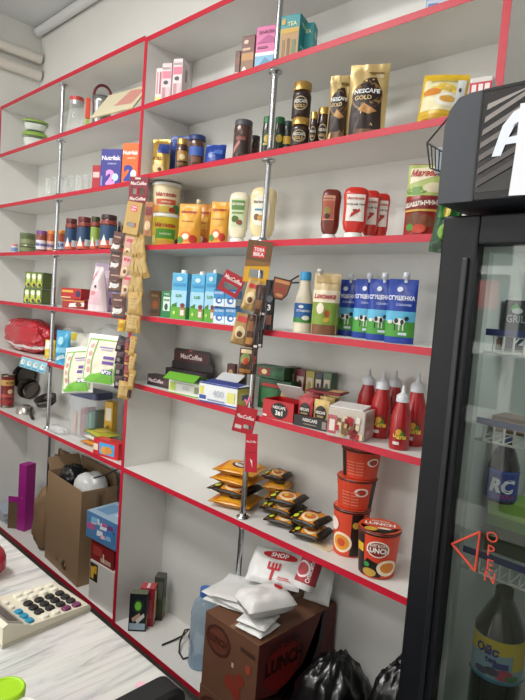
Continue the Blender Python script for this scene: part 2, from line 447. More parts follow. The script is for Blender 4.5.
# ================================================================== COUNTER
def marble():
    mt = bpy.data.materials.new('finish_marble_laminate'); mt.use_nodes = True; nt = mt.node_tree; b = nt.nodes['Principled BSDF']
    tc = nt.nodes.new('ShaderNodeTexCoord'); mp = nt.nodes.new('ShaderNodeMapping'); mp.inputs['Scale'].default_value = (26, 3.2, 1); mp.inputs['Rotation'].default_value = (0, 0, .12)
    nz = nt.nodes.new('ShaderNodeTexNoise'); nz.inputs['Scale'].default_value = 1.6; nz.inputs['Detail'].default_value = 8; nz.inputs['Roughness'].default_value = .68; nz.inputs['Distortion'].default_value = .6
    n2 = nt.nodes.new('ShaderNodeTexNoise'); n2.inputs['Scale'].default_value = 9; n2.inputs['Detail'].default_value = 3
    cr = nt.nodes.new('ShaderNodeValToRGB'); e = cr.color_ramp.elements
    e[0].position = .30; e[0].color = lin('#8b8f90'); e[1].position = .62; e[1].color = lin('#d8d8d4')
    q = e.new(.43); q.color = lin('#bfc0be'); q = e.new(.5); q.color = lin('#cfcfcb')
    mx = nt.nodes.new('ShaderNodeMix'); mx.data_type = 'RGBA'; mx.blend_type = 'MULTIPLY'; mx.inputs['Factor'].default_value = .12
    L = nt.links.new
    L(tc.outputs['Object'], mp.inputs['Vector']); L(mp.outputs[0], nz.inputs['Vector']); L(tc.outputs['Object'], n2.inputs['Vector'])
    L(nz.outputs['Fac'], cr.inputs['Fac']); L(cr.outputs['Color'], mx.inputs['A']); L(n2.outputs['Color'], mx.inputs['B']); L(mx.outputs['Result'], b.inputs['Base Color'])
    b.inputs['Roughness'].default_value = .32
    return mt
CT = .80
t = thing('shop_counter', 'white and grey marble patterned counter below the shelves', 'counter', (0, 0, 0))
m = MB(); m.box(LX + .01, 2.335, -1.12, -.5145, CT - .035, CT, marble(), .004); m.build('countertop', t)
m = MB(); m.box(LX + .02, 2.28, -1.08, -.56, 0, CT - .0355, C('#c9c9c6', .5)); m.build('counter_base', t)
# ================================================================== FRIDGE
FX0, FX1, FD = 2.611, 3.211, -.25
BLK = C('#0d0f14', .42, vary=.1, scale=12); HDR = C('#363b43', .55); BLK.node_tree.nodes['Principled BSDF'].inputs['Specular IOR Level'].default_value = .3; LIN = C('#d7ddd9', .5)
fr = thing('display_fridge', 'tall black glass-door drinks fridge with printed header panel', 'fridge', (0, 0, 0))
m = MB()
m.box(FX0 + .004, FX0 + .045, -.2, .2, .1, 1.672, BLK); m.box(FX1 - .05, FX1 - .004, -.2, .2, .1, 1.672, BLK)
m.box(FX0 + .045, FX1 - .05, .15, .2, .1, 1.672, BLK); m.box(FX0 + .045, FX1 - .05, -.2, .15, 1.632, 1.672, BLK); m.box(FX0 + .045, FX1 - .05, -.2, .15, .1, .3, BLK)
m.box(FX0 + .01, FX1 - .01, -.19, .19, .0, .1, C('#222326'))
m.build('cabinet', fr)
m = MB(); e = .0008
m.box(FX0 + .045 + e, FX0 + .051, -.199, .149, .301, 1.631, LIN); m.box(FX1 - .056, FX1 - .05 - e, -.199, .149, .301, 1.631, LIN)
m.box(FX0 + .052, FX1 - .057, .143, .149, .301, 1.631, LIN); m.box(FX0 + .052, FX1 - .057, -.199, .142, .301, .306, LIN); m.box(FX0 + .052, FX1 - .057, -.199, .142, 1.626, 1.631, LIN)
m.build('inner_liner', fr)
m = MB(); gx0 = FX0 + .063; gx1 = FX1 - .067
m.box(FX0, gx0, FD, FD + .045, .12, 1.670, BLK, .004); m.box(gx1, FX1, FD, FD + .045, .12, 1.670, BLK, .004)
m.box(gx0, gx1, FD + .001, FD + .044, 1.622, 1.669, BLK, .003); m.box(gx0, gx1, FD + .001, FD + .044, .121, .32, BLK, .003)
# raised grip strip down the door edge
m.box(gx0 - .022, gx0 - .012, FD - .006, FD, .5, 1.60, C('#15171c', .3), .002)
df = m.build('door_frame', fr)
m = MB()
gk = C('#b7bfbb', .5)
m.box(gx0, gx0 + .010, FD + .026, FD + .044, .321, 1.621, gk); m.box(gx0 + .0101, gx1, FD + .026, FD + .044, 1.612, 1.621, gk); m.build('door_gasket', df)
GL = bpy.data.materials.new('finish_fridge_glass'); GL.use_nodes = True; nt = GL.node_tree
for n in list(nt.nodes):
    if n.type != 'OUTPUT_MATERIAL': nt.nodes.remove(n)
out = nt.nodes[0]; tr = nt.nodes.new('ShaderNodeBsdfTransparent'); tr.inputs['Color'].default_value = (.86, .89, .87, 1)
gs = nt.nodes.new('ShaderNodeBsdfGlossy'); gs.inputs['Roughness'].default_value = .02
fz = nt.nodes.new('ShaderNodeFresnel'); fz.inputs['IOR'].default_value = 1.95
mx = nt.nodes.new('ShaderNodeMixShader'); nt.links.new(fz.outputs[0], mx.inputs['Fac']); nt.links.new(tr.outputs[0], mx.inputs[1]); nt.links.new(gs.outputs[0], mx.inputs[2]); nt.links.new(mx.outputs[0], out.inputs['Surface'])
m = MB(); m.add([(gx0, FD + .012, .321), (gx1, FD + .012, .321), (gx1, FD + .012, 1.621), (gx0, FD + .012, 1.621)], [(0, 1, 2, 3)], GL); m.build('glass_pane', df)
# OPEN sticker with triangle, on the glass
gy = FD + .011; SR = C('#c8452f', .5)
def onglass(u, v): return at_y(u, v, gy)
m = MB(); tri = [onglass(452, 544), onglass(480, 532), onglass(475, 571)]
for i in range(3): m.tube([tri[i], tri[(i + 1) % 3]], .0022, SR, 6)
m.build('triangle_sticker', df)
m = MB()
for ch, u, v in (('O', 492, 537), ('P', 491, 551), ('E', 490, 565), ('N', 489.5, 577)):
    p = onglass(u, v); vs, fs, asp, _ = text_geo(ch, 0, .0)
    m.add([(p.x + x * .018, gy, p.z + y * .018) for x, y in vs], fs, SR)
m.build('open_sticker', df, label='red vertical lettering on the glass')
# header
m = MB(); HZ0, HZ1, HY = 1.684, 1.852, -.285
pts = [(FX0 + .004, HZ0), (FX0 + .004, HZ1 - .045), (FX0 + .010, HZ1 - .022), (FX0 + .024, HZ1 - .004), (FX0 + .045, HZ1), (FX1, HZ1), (FX1, HZ0)]
n = len(pts)
m.add([(x, HY, z) for x, z in pts] + [(x, .19, z) for x, z in pts], [tuple(range(n))] + [tuple(n + i for i in reversed(range(n)))] + [((i + 1) % n, i, n + i, n + (i + 1) % n) for i in range(n)], HDR)
hd = m.build('header', fr)
m = MB(); px0, px1 = FX0 + .066, FX1 - .03
S = lambda a, b, o: Vector((px0 + a * (px1 - px0), HY - .004 - o, HZ0 + .012 + b * (HZ1 - HZ0 - .018)))
wm, hm = px1 - px0, HZ1 - HZ0 - .018
m.box(px0, px1, HY - .004, HY - .0005, HZ0 + .012, HZ1 - .006, C('#1a1719', .25, coat=.5))
def up(u, v):
    p = at_y(u, v, HY - .005); return ((p.x - px0) / wm, (p.z - HZ0 - .012) / hm)
it = []
cr_ = ['#8d8684', '#3a3536']
for i in range(7):
    q = 100 + 13 * i; c = ('#9a9390', '#8a8381', '#7d7775', '#716b6a', '#645e5e', '#554f50', '#463f41')[i]
    it.append(G([up(*w_) for w_ in ((489 - .19 * (q - 91) + .6, q + 4), (489 - .19 * (q + 6 - 91) + .6, q + 10), (540 - .3 * i, q - 27), (540 - .3 * i, q - 33))], C(c, .35)))
it = [('g', [(min(.99, max(.004, a)), min(.99, max(.01, b))) for a, b in g[1]], g[2]) for g in it]
wl = C('#dfe6f5', .4)
it += [G([up(*q) for q in ((492, 157), (501, 156), (508, 139), (516, 124), (526, 116), (526, 105), (514, 112), (503, 126))], wl), G([up(*q) for q in ((505, 145), (507, 138), (524, 134), (524, 142))], wl),
       G([up(*q) for q in ((509, 196), (516, 150), (521, 104), (545, 100), (545, 194))], C('#e8ebf2', .5))]
decals(m, S, wm, hm, it, False, .0004, .0003)
m.build('header_panel', hd, label='dark striped print with a big white slanted letter')
m = MB(); m.box(FX0 + .0665, FX1 - .02, HY - .0045, HY - .0005, HZ0 + .0005, HZ0 + .0115, C('#0e0f11', .3)); m.box(FX0 + .0625, FX0 + .0657, HY - .0045, HY - .0005, HZ0 + .0005, HZ1 - .002, C('#0e0f11', .3)); m.box(FX0 + .0665, FX1 - .02, HY - .0045, HY - .0005, HZ1 - .0055, HZ1 - .001, C('#0e0f11', .3)); m.build('header_trim', hd)
# side hinge rail
m = MB(); m.box(FX0 - .012, FX0 - .001, FD + .06, FD + .075, .94, 1.10, C('#15171a', .4), .003); m.build('side_rail', fr)
# wire shelves
WIRE = C('#dfe0da', .4); BLUE = C('#27356f', .35)
FSH = {}
for nm, (u, v), strip in (('a', (490, 352), 1), ('b', (490, 442), 1), ('c', (480, 573), 1)):
    yf = -.175; z = at_y(u, v, yf).z; FSH[nm] = z + .003; m = MB(); x0, x1 = FX0 + .055, FX1 - .060
    m.tube([(x0, yf, z), (x1, yf, z)], .0025, WIRE, 6); m.tube([(x0, yf, z + .030), (x1, yf, z + .030)], .0022, WIRE, 6)
    k = x0 + .004
    while k < x1: m.tube([(k, yf - .001, z - .001), (k, yf - .001, z + .031)], .0021, WIRE, 5); m.tube([(k, yf, z + .0005), (k, .138, z + .0005)], .0012, WIRE, 4); k += .017
    s_ = m.build('wire_shelf', fr)
    m = MB(); m.box(x0, x1, yf - .006, yf - .0035, z + .029, z + .040, BLUE); m.build('price_strip', s_)
# ================================================================== GOODS
GOLD = C('#c9a25a', .3, .75); GOLDL = C('#d8bf86', .35, .55); GREENLID = C('#1d6b3c', .4)
WHP = C('#e9e9e4', .4)
def jar(body, lid, dec=(), lh=.16, neck=.86, sh=.78, lr=.9, z0=.08, z1=.72, arc=2.6, rough=.25, lidr=.45):
    def f(Rr, h):
        hb = h * (1 - lh); b = C(body, rough, coat=.3) if isinstance(body, str) else body
        s = [(0, Rr * .9, Rr * .9, 2, b), (hb * .03, Rr, Rr, 2, b), (hb * sh, Rr, Rr, 2, b), (hb * (sh + (1 - sh) * .55), Rr * (neck + .08), Rr * (neck + .08), 2, b), (hb, Rr * neck, Rr * neck, 2, b)]
        return s, b, b, [(z0 * h, z1 * h, arc, dec)]
    def g(Rr, h):
        hb = h * (1 - lh) + .0004; c = C(lid, lidr) if isinstance(lid, str) else lid; q = Rr * lr
        return [(hb, q, q, 2, c), (h * .985, q, q, 2, c), (h, q * .95, q * .95, 2, c)], c, c, []
    return [('jar_body', f), ('lid', g)]
def tin(body, rim, dec=(), z0=.06, z1=.94, arc=2.8, name='tin'):
    def f(Rr, h):
        b = C(body, .35) if isinstance(body, str) else body; q = C(rim, .3, .8)
        s = [(0, Rr, Rr, 2, q), (h * .05, Rr, Rr, 2, q), (h * .06, Rr * .975, Rr * .975, 2, b), (h * .94, Rr * .975, Rr * .975, 2, q), (h * .95, Rr, Rr, 2, q), (h, Rr, Rr, 2, q), (h, Rr * .94, Rr * .94, 2, q), (h * .97, Rr * .93, Rr * .93, 2, q)]
        return s, q, q, [(z0 * h, z1 * h, arc, dec)]
    return [(name, f)]
def pail(body, lid, dec, lh=.1):
    def f(Rr, h):
        b = C(body, .35); return [(0, Rr * .86, Rr * .86, 2, b), (h * .02, Rr * .88, Rr * .88, 2, b), (h * (1 - lh), Rr * .95, Rr * .95, 2, b)], b, b, [(h * .04, h * (.97 - lh), 2.7, dec)]
    def g(Rr, h):
        c = C(lid, .4); z = h * (1 - lh) + .0003
        return [(z, Rr * .985, Rr * .985, 2, c), (z + h * .03, Rr, Rr, 2, c), (h * .985, Rr, Rr, 2, c), (h, Rr * .96, Rr * .96, 2, c), (h * .985, Rr * .92, Rr * .92, 2, c)], c, c, []
    return [('pail_body', f), ('pail_lid', g)]
def top_of(t):
    """highest point of a thing and its parts"""
    bpy.context.view_layer.update()
    return max((o.matrix_world @ Vector(c)).z for o in [t] + list(t.children_recursive) if o.type == 'MESH' for c in o.bound_box)
# ---------------------------------------------------------------- left bay, top cell
GLS = CLEAR('finish_clear_glass', '#eef4f0', .10, .05)
def bowl(Rr, h):
    return [(0, Rr * .7, Rr * .7, 3, GLS), (h * .06, Rr * .8, Rr * .8, 3, GLS), (h * .72, Rr * .95, Rr * .95, 3, GLS)], GLS, None, []
def bowl_in(Rr, h):
    q = C('#e4e8e2', .4); return [(h * .1, Rr * .7, Rr * .7, 3, q), (h * .6, Rr * .86, Rr * .86, 3, q)], q, q, []
def bowl_lid(Rr, h):
    q = C('#8fb04e', .4); return [(h * .73, Rr, Rr, 3, q), (h * .86, Rr * 1.02, Rr * 1.02, 3, q), (h * .93, Rr * .9, Rr * .9, 3, q), (h, Rr * .5, Rr * .5, 3, CLEAR('finish_lid_clear', '#dfe8d0', .5, .2))], q, CLEAR('finish_lid_clear'), []
a = vessel('food_container', 'clear glass food container with green lid rim, lower of the pair', 'container', (22, 47, 133, 'L2', .07), [('glass_bowl', bowl), ('contents', bowl_in), ('container_lid', bowl_lid)], group='stacked glass containers')
vessel('food_container', 'clear glass food container with green lid rim, stacked on top of its twin', 'container', (22.5, 48, 121.5, 'L2', .07), [('glass_bowl', bowl), ('contents', bowl_in), ('container_lid', bowl_lid)], z=top_of(a) + .001, group='stacked glass containers')
def jug(Rr, h):
    return [(0, Rr * .95, Rr * .95, 2, GLS), (h * .05, Rr, Rr, 2, GLS), (h * .8, Rr * .68, Rr * .68, 2, GLS)], GLS, None, []
def jug_band(Rr, h):
    q = C('#b9b9bb', .3, .3); r_ = C('#c94a4a', .4); return [(h * .8 + .0003, Rr * .70, Rr * .70, 2, q), (h * .9, Rr * .72, Rr * .72, 2, r_), (h, Rr * .70, Rr * .70, 2, r_)], q, r_, []
t = vessel('glass_jug', 'tapered clear glass jug with red and grey collar, beside the pole', 'jug', (66, 86, 98, 'L2', .07), [('jug_body', jug), ('collar', jug_band)])
L = lay(85, 90, 98, 'L2', .045, rot='cam'); m = MB(); m.box(-L.w / 2, L.w / 2, -.006, .006, .05, L.h, C('#e4553a', .4), .003); m.box(-L.w * .4, L.w * .4, -.005, .005, 0, .0495, C('#a9bf5a', .4), .002)
m.build('silicone_spatula', None, (L.x, L.y, L.z), L.r, 'bright orange and lime spatula head leaning by the glass jug', 'spatula')
L = lay(92, 111, 98, 'L2', .10, rnd=True); m = MB(); sv = C('#a9abad', .25, .9); Rr = L.w / 2
t = thing('metal_pot', 'small silver pot with tall dark red hoop handle', 'pot', (L.x, L.y, L.z), L.az)
m.loft([(0, Rr * .8, Rr * .8, 2, sv), (.01, Rr * .95, Rr * .95, 2, sv), (L.h * .8, Rr, Rr, 2, sv), (L.h * .82, Rr * 1.05, Rr * 1.05, 2, sv), (L.h, Rr * 1.05, Rr * 1.05, 2, sv), (L.h, Rr * .9, Rr * .9, 2, sv), (L.h * .95, Rr * .2, Rr * .2, 2, sv)], 28, sv, sv); m.build('pot_body', t)
hh = min(at_y(101, 82, L.y).z - L.z, .20)
m = MB(); m.tube([(Rr * .9 * math.cos(a_), 0, L.h + (hh - L.h) * (math.sin(a_)) ** .8) for a_ in [PI * i / 14 for i in range(15)]], .006, C('#6e1f2c', .4), 8); m.build('hoop_handle', t)
# beige board lying on the edge
p0 = at_y(92, 114, -.03); m = MB(); m.box(-.13, .13, -.07, .07, 0, .008, C('#cfc39a', .5, vary=.12, scale=14), .003, top=C('#d8cfb0', .5)); bd = C('#cfc39a', .5)
decals(m, lambda a, b, o: Vector(((a - .5) * .26, -.07 + b * .14, .008 + o)), .26, .14, [G([(.45, .3), (.9, .2), (.95, .8), (.6, .9)], '#cf8f84')], False)
x_ = (at_y(92, 112, .02).x + at_y(138, 98, .02).x) / 2 - .01
m.build('cutting_board', None, (x_ + .02, .045, ztop('L2') + .066), 0, 'pale beige board with pink blotch lying over the shelf edge', 'board', eul=(.95, 0, .10))
# ---------------------------------------------------------------- left bay, second cell
for i, (u, vt, y) in enumerate(((49, 179, .05), (56, 178, .10), (65, 177, .06), (72, 176, .11), (79, 176, .06), (86, 175, .10))):
    def f(Rr, h): return [(0, Rr * .85, Rr * .85, 2, GLS), (h * .04, Rr * .9, Rr * .9, 2, GLS), (h, Rr, Rr, 2, GLS), (h, Rr * .93, Rr * .93, 2, GLS), (h * .06, Rr * .82, Rr * .82, 2, GLS)], GLS, GLS, []
    vessel('drinking_glass', 'clear drinking glass on the upper left shelf, one of the six identical ones', 'glass', (u - 4, u + 4, vt, 'L3', y), [('g', f)], group='clear glasses on the upper left shelf')
carton('tea_box', 'small red box beside the blue infant formula box', 'box', (92, 100, 165, 'L3', .06), .05, '#b4303a', front=[R(.1, .55, .9, .75, '#e6c7c0')], rot=25)
swirl = lambda c: [D(.5, .25, .34, .17, c)]
carton('formula_box', 'dark blue infant formula box with white lettering and a pink numeral', 'box', (100.5, 121, 149, 'L3', .03), .06, '#3a3a94', rot=30,
       front=[T('Nutrilak', .5, .77, .12, '#f4f4ff', .92, bold=.03), T('PREMIUM', .55, .62, .045, '#b9b9e8', .6), T('2', .5, .27, .40, '#e79ad8', .8, bold=.06), D(.74, .27, .15, .1, '#bfe0f4'), R(.04, .04, .12, .3, '#8f8fd0')], right=[R(.1, .2, .9, .8, '#5f5fb4')])
carton('formula_box', 'orange infant formula box with white lettering beside the blue one', 'box', (122, 138, 143, 'L3', .03), .06, '#ee6a1f', rot=30,
       front=[T('Nutrilak', .5, .77, .10, '#ffffff', .92, bold=.03), T('PREMIUM', .55, .63, .04, '#ffd9b0', .6), T('2', .45, .27, .40, '#233a9a', .8, bold=.06), D(.74, .25, .18, .1, '#e8f0fa')], right=[R(.1, .2, .9, .8, '#d05010')])
# ---------------------------------------------------------------- left bay, third cell: preserves and tins
vessel('yogurt_jar', 'tiny white and blue jar at the far left of the preserves', 'jar', (11, 18, 244, 'L4', .05), jar('#d9dde6', '#d98f86', [R(0, .2, 1, .8, '#7f97c8')], lh=.25, neck=.95))
a = vessel('fish_tin', 'flat dark olive tin lying beneath a taller green tin', 'tin', (19, 36, 246.5, 'L4', .06), tin('#5f6a48', '#9a9a8a', [R(0, .2, 1, .8, '#7b855e')]))
vessel('food_tin', 'olive green tin with grey rims stacked on a flat tin', 'tin', (19.5, 36, 233.5, 'L4', .06), tin('#6f7c55', '#a3a692', [R(0, .15, 1, .5, '#8a936c'), R(.2, .5, .8, .8, '#59653f')]), z=top_of(a) + .001)
vessel('jam_jar', 'jam jar with purple lid and white label', 'jar', (36, 47, 231, 'L4', .05), jar('#8e4a3a', '#7d4a8c', [R(0, .1, 1, .75, '#e3e0e6'), T('Махеевъ', .5, .45, .26, '#33459a', .9, bold=.03)], lh=.17, neck=.97, lr=1.0))
vessel('jam_jar', 'jam jar with orange lid half behind the pole, left one', 'jar', (47, 56, 231, 'L4', .08), jar('#b5582a', '#d9822f', [R(0, .1, 1, .7, '#d8b0a0'), T('Махеевъ', .5, .4, .26, '#33459a', .9, bold=.03)], lh=.15, neck=.97, lr=1.0))
vessel('jam_jar', 'jam jar with orange lid just right of the pole', 'jar', (55.5, 65, 230.5, 'L4', .085), jar('#a5472a', '#d98a3a', [R(0, .15, 1, .65, '#c7d2e4'), T('дж', .5, .4, .3, '#33459a', .8)], lh=.15, neck=.97, lr=1.0))
for i, (u0, u1, vt, lb, lid, y, la) in enumerate(((65, 77, 219, '#27456b', '#5c1f24', .03, 'tall dark preserve jar with blue label nearest the pole'), (77, 91, 217.5, '#27456b', '#6a1f22', .03, 'tall dark preserve jar with blue label and red lid, second from the pole'),
      (90.5, 100, 217, '#8ea84a', '#3c3a22', .035, 'tall preserve jar with green label between blue-labelled jars'), (100, 117, 215.5, '#27456b', '#3a2024', .03, 'tall dark preserve jar with blue label, rightmost of the row'))):
    vessel('preserve_jar', la, 'jar', (u0, u1, vt, 'L4', y), jar('#4a1d16', lid, [R(0, .28, 1, .85, lb), R(0, .0, 1, .28, '#c9563a'), G([(.1, .1), (.45, .1), (.3, .5)], '#e8e6dd'), R(.55, .12, 1, .38, '#dfe3ea'), R(0, .9, 1, 1.05, '#8c3a30')], lh=.13, neck=.86, sh=.8, lr=.93, z0=.04, z1=.80), group='dark preserve jars')
vessel('preserve_jar', 'preserve jar with pale lid standing behind the hanging sachets', 'jar', (117, 126, 222, 'L4', .09), jar('#6a5a50', '#b9b3a8', [R(0, .2, 1, .8, '#a79a90')], lh=.14))
# ---------------------------------------------------------------- left bay, fourth cell
def olive(n): 
    o = []
    for i in range(3):
        x = .18 + .32 * i; o += [R(x - .10, .42, x + .10, .9, '#c9d36a'), D(x, .72, .11, .16, '#eef0d8'), D(x, .25, .15, .2, '#b9c23a'), D(x + .03, .2, .08, .12, '#4a3a3e')]
    return o
a = carton('sauce_carton_pack', 'green printed three-carton pack, lower of two stacked', 'pack', (23.5, 42, 288.5, 'L5', .04), .07, '#4f6a2a', front=olive(0), right=[R(.1, .1, .9, .9, '#5a6a2e')], rot=30, side='#46592a')
carton('sauce_carton_pack', 'green printed three-carton pack stacked on another', 'pack', (25, 43, 272, 'L5', .04), .07, '#56702c', front=olive(1), right=[R(.1, .1, .9, .9, '#5a6a2e')], rot=30, z=top_of(a) + .001, side='#46592a')
a = carton('cookie_box', 'red biscuit box with white swoosh, lower of two stacked', 'box', (62, 84, 299.5, 'L5', .04), .09, '#a3201f', front=[G([(.3, .1), (1, .3), (1, .75), (.35, .55)], '#e9e1da'), D(.75, .45, .14, .26, '#7a3a24'), R(0, .8, 1, .9, '#d6a24a')], rot=22)
carton('cookie_box', 'red biscuit box stacked on top of a similar one by the pole', 'box', (61, 81, 288, 'L5', .045), .09, '#b32422', front=[R(.05, .6, .6, .8, '#d9b04a'), D(.85, .5, .12, .3, '#3a2a5a'), R(0, .1, .5, .2, '#e9c9a0')], rot=20, z=top_of(a) + .001)
pouch('nappy_packet', 'pale pink soft packet leaning against the lilac carton', 'packet', (84, 103, 266, 'L5', .015), .07, C('#ecd8dc', .35), [R(.2, .15, .8, .45, '#e7c0cc'), D(.35, .62, .05, .03, '#2a2430'), D(.6, .55, .05, .03, '#2a2430'), D(.45, .4, .16, .05, '#d98a90'), G([(.1, .75), (.5, .9), (.5, .8), (.1, .66)], '#d98aa0')], rot=24, top=.04, neck=.45, wob=.008, seed=3)
carton('lilac_carton', 'lilac carton with pink picture behind the hanging sachets', 'box', (97, 113, 263.5, 'L5', .095), .05, '#d9c3e4', front=[R(.1, .12, .6, .5, '#e9b9cc'), D(.35, .3, .14, .1, '#c8708a'), T('L', .82, .22, .14, '#3a3a8a', .5), R(.15, .7, .9, .85, '#f1e4f2')], rot=24, w=.11)
# ---------------------------------------------------------------- left bay, fifth cell: soft bags
z6 = ztop('L6') + .001
rs, wsx = C('#b3182a', .25, coat=.3), C('#e6dcdc', .3)
def redfn(th, ph):
    a = th if th < PI else th - 2 * PI
    if abs(a) > 1.7: return None
    y = -.34 + .10 * a * a * .5 - .05 * a
    if abs(ph - y) < .07: return wsx
    if -.5 < a < .1 and -.62 < ph < -.50: return C('#d8c8c8', .3)
    if -1.25 < a < -.95 and .22 < ph < .45: return C('#241a1e', .3)
    if -.9 < a < -.7 and .25 < ph < .42: return wsx
    return None
m = blob(.42, .15, .165, rs, 2, .10, 4.6, 110, 2.6, True, True, 1.0, redfn)
m.build('laundry_powder_bag', None, (.245, .092, z6), .0, 'big red plastic bag with white stripe lying on its side', 'bag')
CLP = CLEAR('finish_clear_plastic', '#e6e8e8', .28, .25)
L = lay(42, 54, 327, 'L6', .05, rot=30); m = blob(.10, .06, L.h, CLP, 5, .16, 4, 30); m.build('plastic_bag', None, (.548, .155, z6), L.r, 'crumpled clear plastic bag between the red bag and the blue pouch', 'bag')
pouch('yellow_packet', 'yellow and white packet tucked behind the blue pouch', 'packet', (43, 53, 340, 'L6', .055), .03, '#dcb92c', [R(.1, .5, .9, .95, '#e8e6dc'), R(.2, .15, .8, .35, '#e7cf5a')], rot=25, seed=8)
pouch('wet_wipes_pouch', 'light blue pouch standing at the shelf edge by the pole', 'pouch', (53, 67, 330.5, 'L6', -.005), .045, '#3f9fcb', [D(.45, .7, .22, .12, '#9fd3ea'), R(.2, .35, .8, .5, '#7fc4e2'), G([(.2, .1), (.8, .2), (.7, .3), (.2, .2)], '#d3edf6')], rot=28, seed=4, wob=.007)
def nappy(rotv, lb, u, seed, y, tilt, grp, roll=0.):
    w, h, d = .165, .185, .055
    m = pouch_mesh(w, h, d, C('#e9ebe6', .3), [R(.08, .06, .95, .90, '#7fb548'), R(.12, .085, .91, .87, '#e3dcc8'), R(.12, .085, .34, .87, '#ece5d8'), D(.25, .74, .06, .055, '#d8a8a0'), D(.25, .58, .06, .055, '#d99a94'), D(.25, .42, .06, .055, '#d8a8a0'), D(.25, .26, .06, .055, '#d99a94'), R(.33, .085, .36, .87, '#7fb548'),
        R(.45, .72, .8, .745, '#8a7fb8'), R(.5, .67, .8, .69, '#a79fca'), R(.62, .5, .88, .56, '#6a4a9a'), R(.62, .40, .88, .46, '#6a4a9a'), G([(.15, .02), (.3, .15), (.6, .22), (.89, .34), (.9, .02)], '#6fb53a'), R(.66, .20, .89, .29, '#3a3a8a'), T('№20', .775, .245, .07, '#ffffff', .2)], wob=.007, seed=seed, top=.05, gus=.6)
    p = at_y(u[0], u[1], y)
    m.build('nappy_pack', None, tuple(p), 0, lb, 'nappy pack', grp, eul=(tilt, roll, rotv))
nappy(.36, 'white and green nappy pack hanging over the shelf edge, right one, purple lettering', (98.5, 384), 11, -.072, -.20, 'nappy packs over the shelf edge')
nappy(.30, 'white and green nappy pack hanging askew over the shelf edge, left one', (77, 393), 12, -.066, -.22, 'nappy packs over the shelf edge', -.16)
L = lay(70, 112, 323, 'L6', .12, rot=20); m = blob(.28, .085, L.h, CLP, 9, .14, 4, 36); m.build('plastic_bag', None, (.985, .140, z6), .1, 'large clear plastic bag bulging behind the nappy packs', 'bag')
pouch('snack_packet', 'white packet with yellow top behind the nappy packs', 'packet', (66, 86, 333, 'L6', .07), .04, '#e7e4d6', [R(.05, .75, .4, .98, '#d9c23a'), R(.1, .4, .9, .48, '#8fbf58')], rot=22, seed=6)
# blue sachet strip hanging below that shelf
pa, pb = at_y(20, 362, -.012), at_y(46, 366, -.012); z1 = pa.z
m = MB(); n = 4; w = (pb.x - pa.x) / n
t = thing('sachet_strip', 'strip of pale blue sachets hanging under the shelf edge', 'sachets', ((pa.x + pb.x) / 2, -.012, z6 - .004))
for i in range(n):
    m = pouch_mesh(w * .98, .05, .006, '#8fc3d6', [D(.5, .5, .3, .25, '#d9edf2'), R(.1, .08, .9, .22, '#4a9abf'), D(.6, .55, .12, .1, '#c8a05a')], n=8, seed=i, wob=.002, top=.08)
    o = m.build('sachet', t); o.location = ((i - 1.5) * w, -.004, -.052); o.rotation_euler = (-.25, 0, 0)
# ---------------------------------------------------------------- left bay, sixth cell
z7 = ztop('L7') + .001
vessel('coffee_can', 'tall dark red coffee can at the far left edge', 'can', (.5, 14.5, 374.5, 'L7', .06), tin('#7d2426', '#7a6f62', [R(0, .7, 1, .9, '#c79a55'), T('КОФЕ', .66, .80, .09, '#5a1a1c', .5), R(0, .3, 1, .4, '#b5524a'), D(.65, .5, .14, .08, '#d9b98a'), R(0, .08, 1, .2, '#98302e')]))
DK = C('#2b2622', .22, .6); SIL = C('#b5b2ab', .25, .9)
def pan(name, lb, u, v, y, r, eul, mat, handle=True, dep=.035):
    p = at_y(u, v, y); t = thing(name, lb, 'pan', tuple(p), 0, None, eul=eul); m = MB()
    m.loft([(0, r * .75, r * .75, 2, mat), (.004, r * .86, r * .86, 2, mat), (dep, r, r, 2, mat), (dep, r * .95, r * .95, 2, mat), (.006, r * .8, r * .8, 2, mat)], 32, mat, mat); m.build('pan_body', t)
    if handle:
        m = MB(); m.tube([(r * .95, 0, dep * .8), (r * 1.3, 0, dep), (r * 2.1, 0, dep * 1.2)], [.006, .008, .010], C('#1d1b1a', .5), 8); m.build('pan_handle', t)
    return t
pan('frying_pan', 'small dark pan leaning high against the back of the shelf', 27, 377, .165, .068, (1.25, 0, .55), DK, False)
pan('cooking_ladle', 'round dark metal ladle bowl below the leaning pan', 32, 391, .12, .056, (1.1, .1, .6), C('#4a443d', .2, .8), False, .05)
pan('turkish_coffee_pot', 'dark small pan lying with its handle towards the pole', 47, 404, .12, .055, (.35, .12, -.15), C('#514c47', .3, .7), True)
p = at_z(39, 412, z7); t = thing('metal_bowl', 'upturned small silver bowl on the shelf below the dark pans', 'bowl', (p.x, .075, z7 + .0005), 0)
m = MB(); r = .046; m.loft([(0, r, r, 2, SIL), (.006, r * 1.0, r, 2, SIL), (.03, r * .85, r * .85, 2, SIL), (.042, r * .5, r * .5, 2, SIL)], 28, None, SIL); m.build('bowl_body', t)
p = at_z(60, 413, z7); m = MB(); m.tube([(-.06, .03, .03), (-.02, .01, .02), (.03, -.01, .012), (.07, -.02, .009)], [.007, .008, .009, .008], C('#2a2523', .4), 8); m.build('pot_handle_grip', None, (p.x + .03, .06, z7), 0, 'loose dark cookware handle lying right of the pole', 'handle')
m = blob(.12, .05, .03, CLP, 12, .2, 5, 30); p = at_z(63, 428, z7); m.build('plastic_bag', None, (.715, .032, z7), .1, 'flat clear plastic bag lying on the shelf by the pole', 'bag')
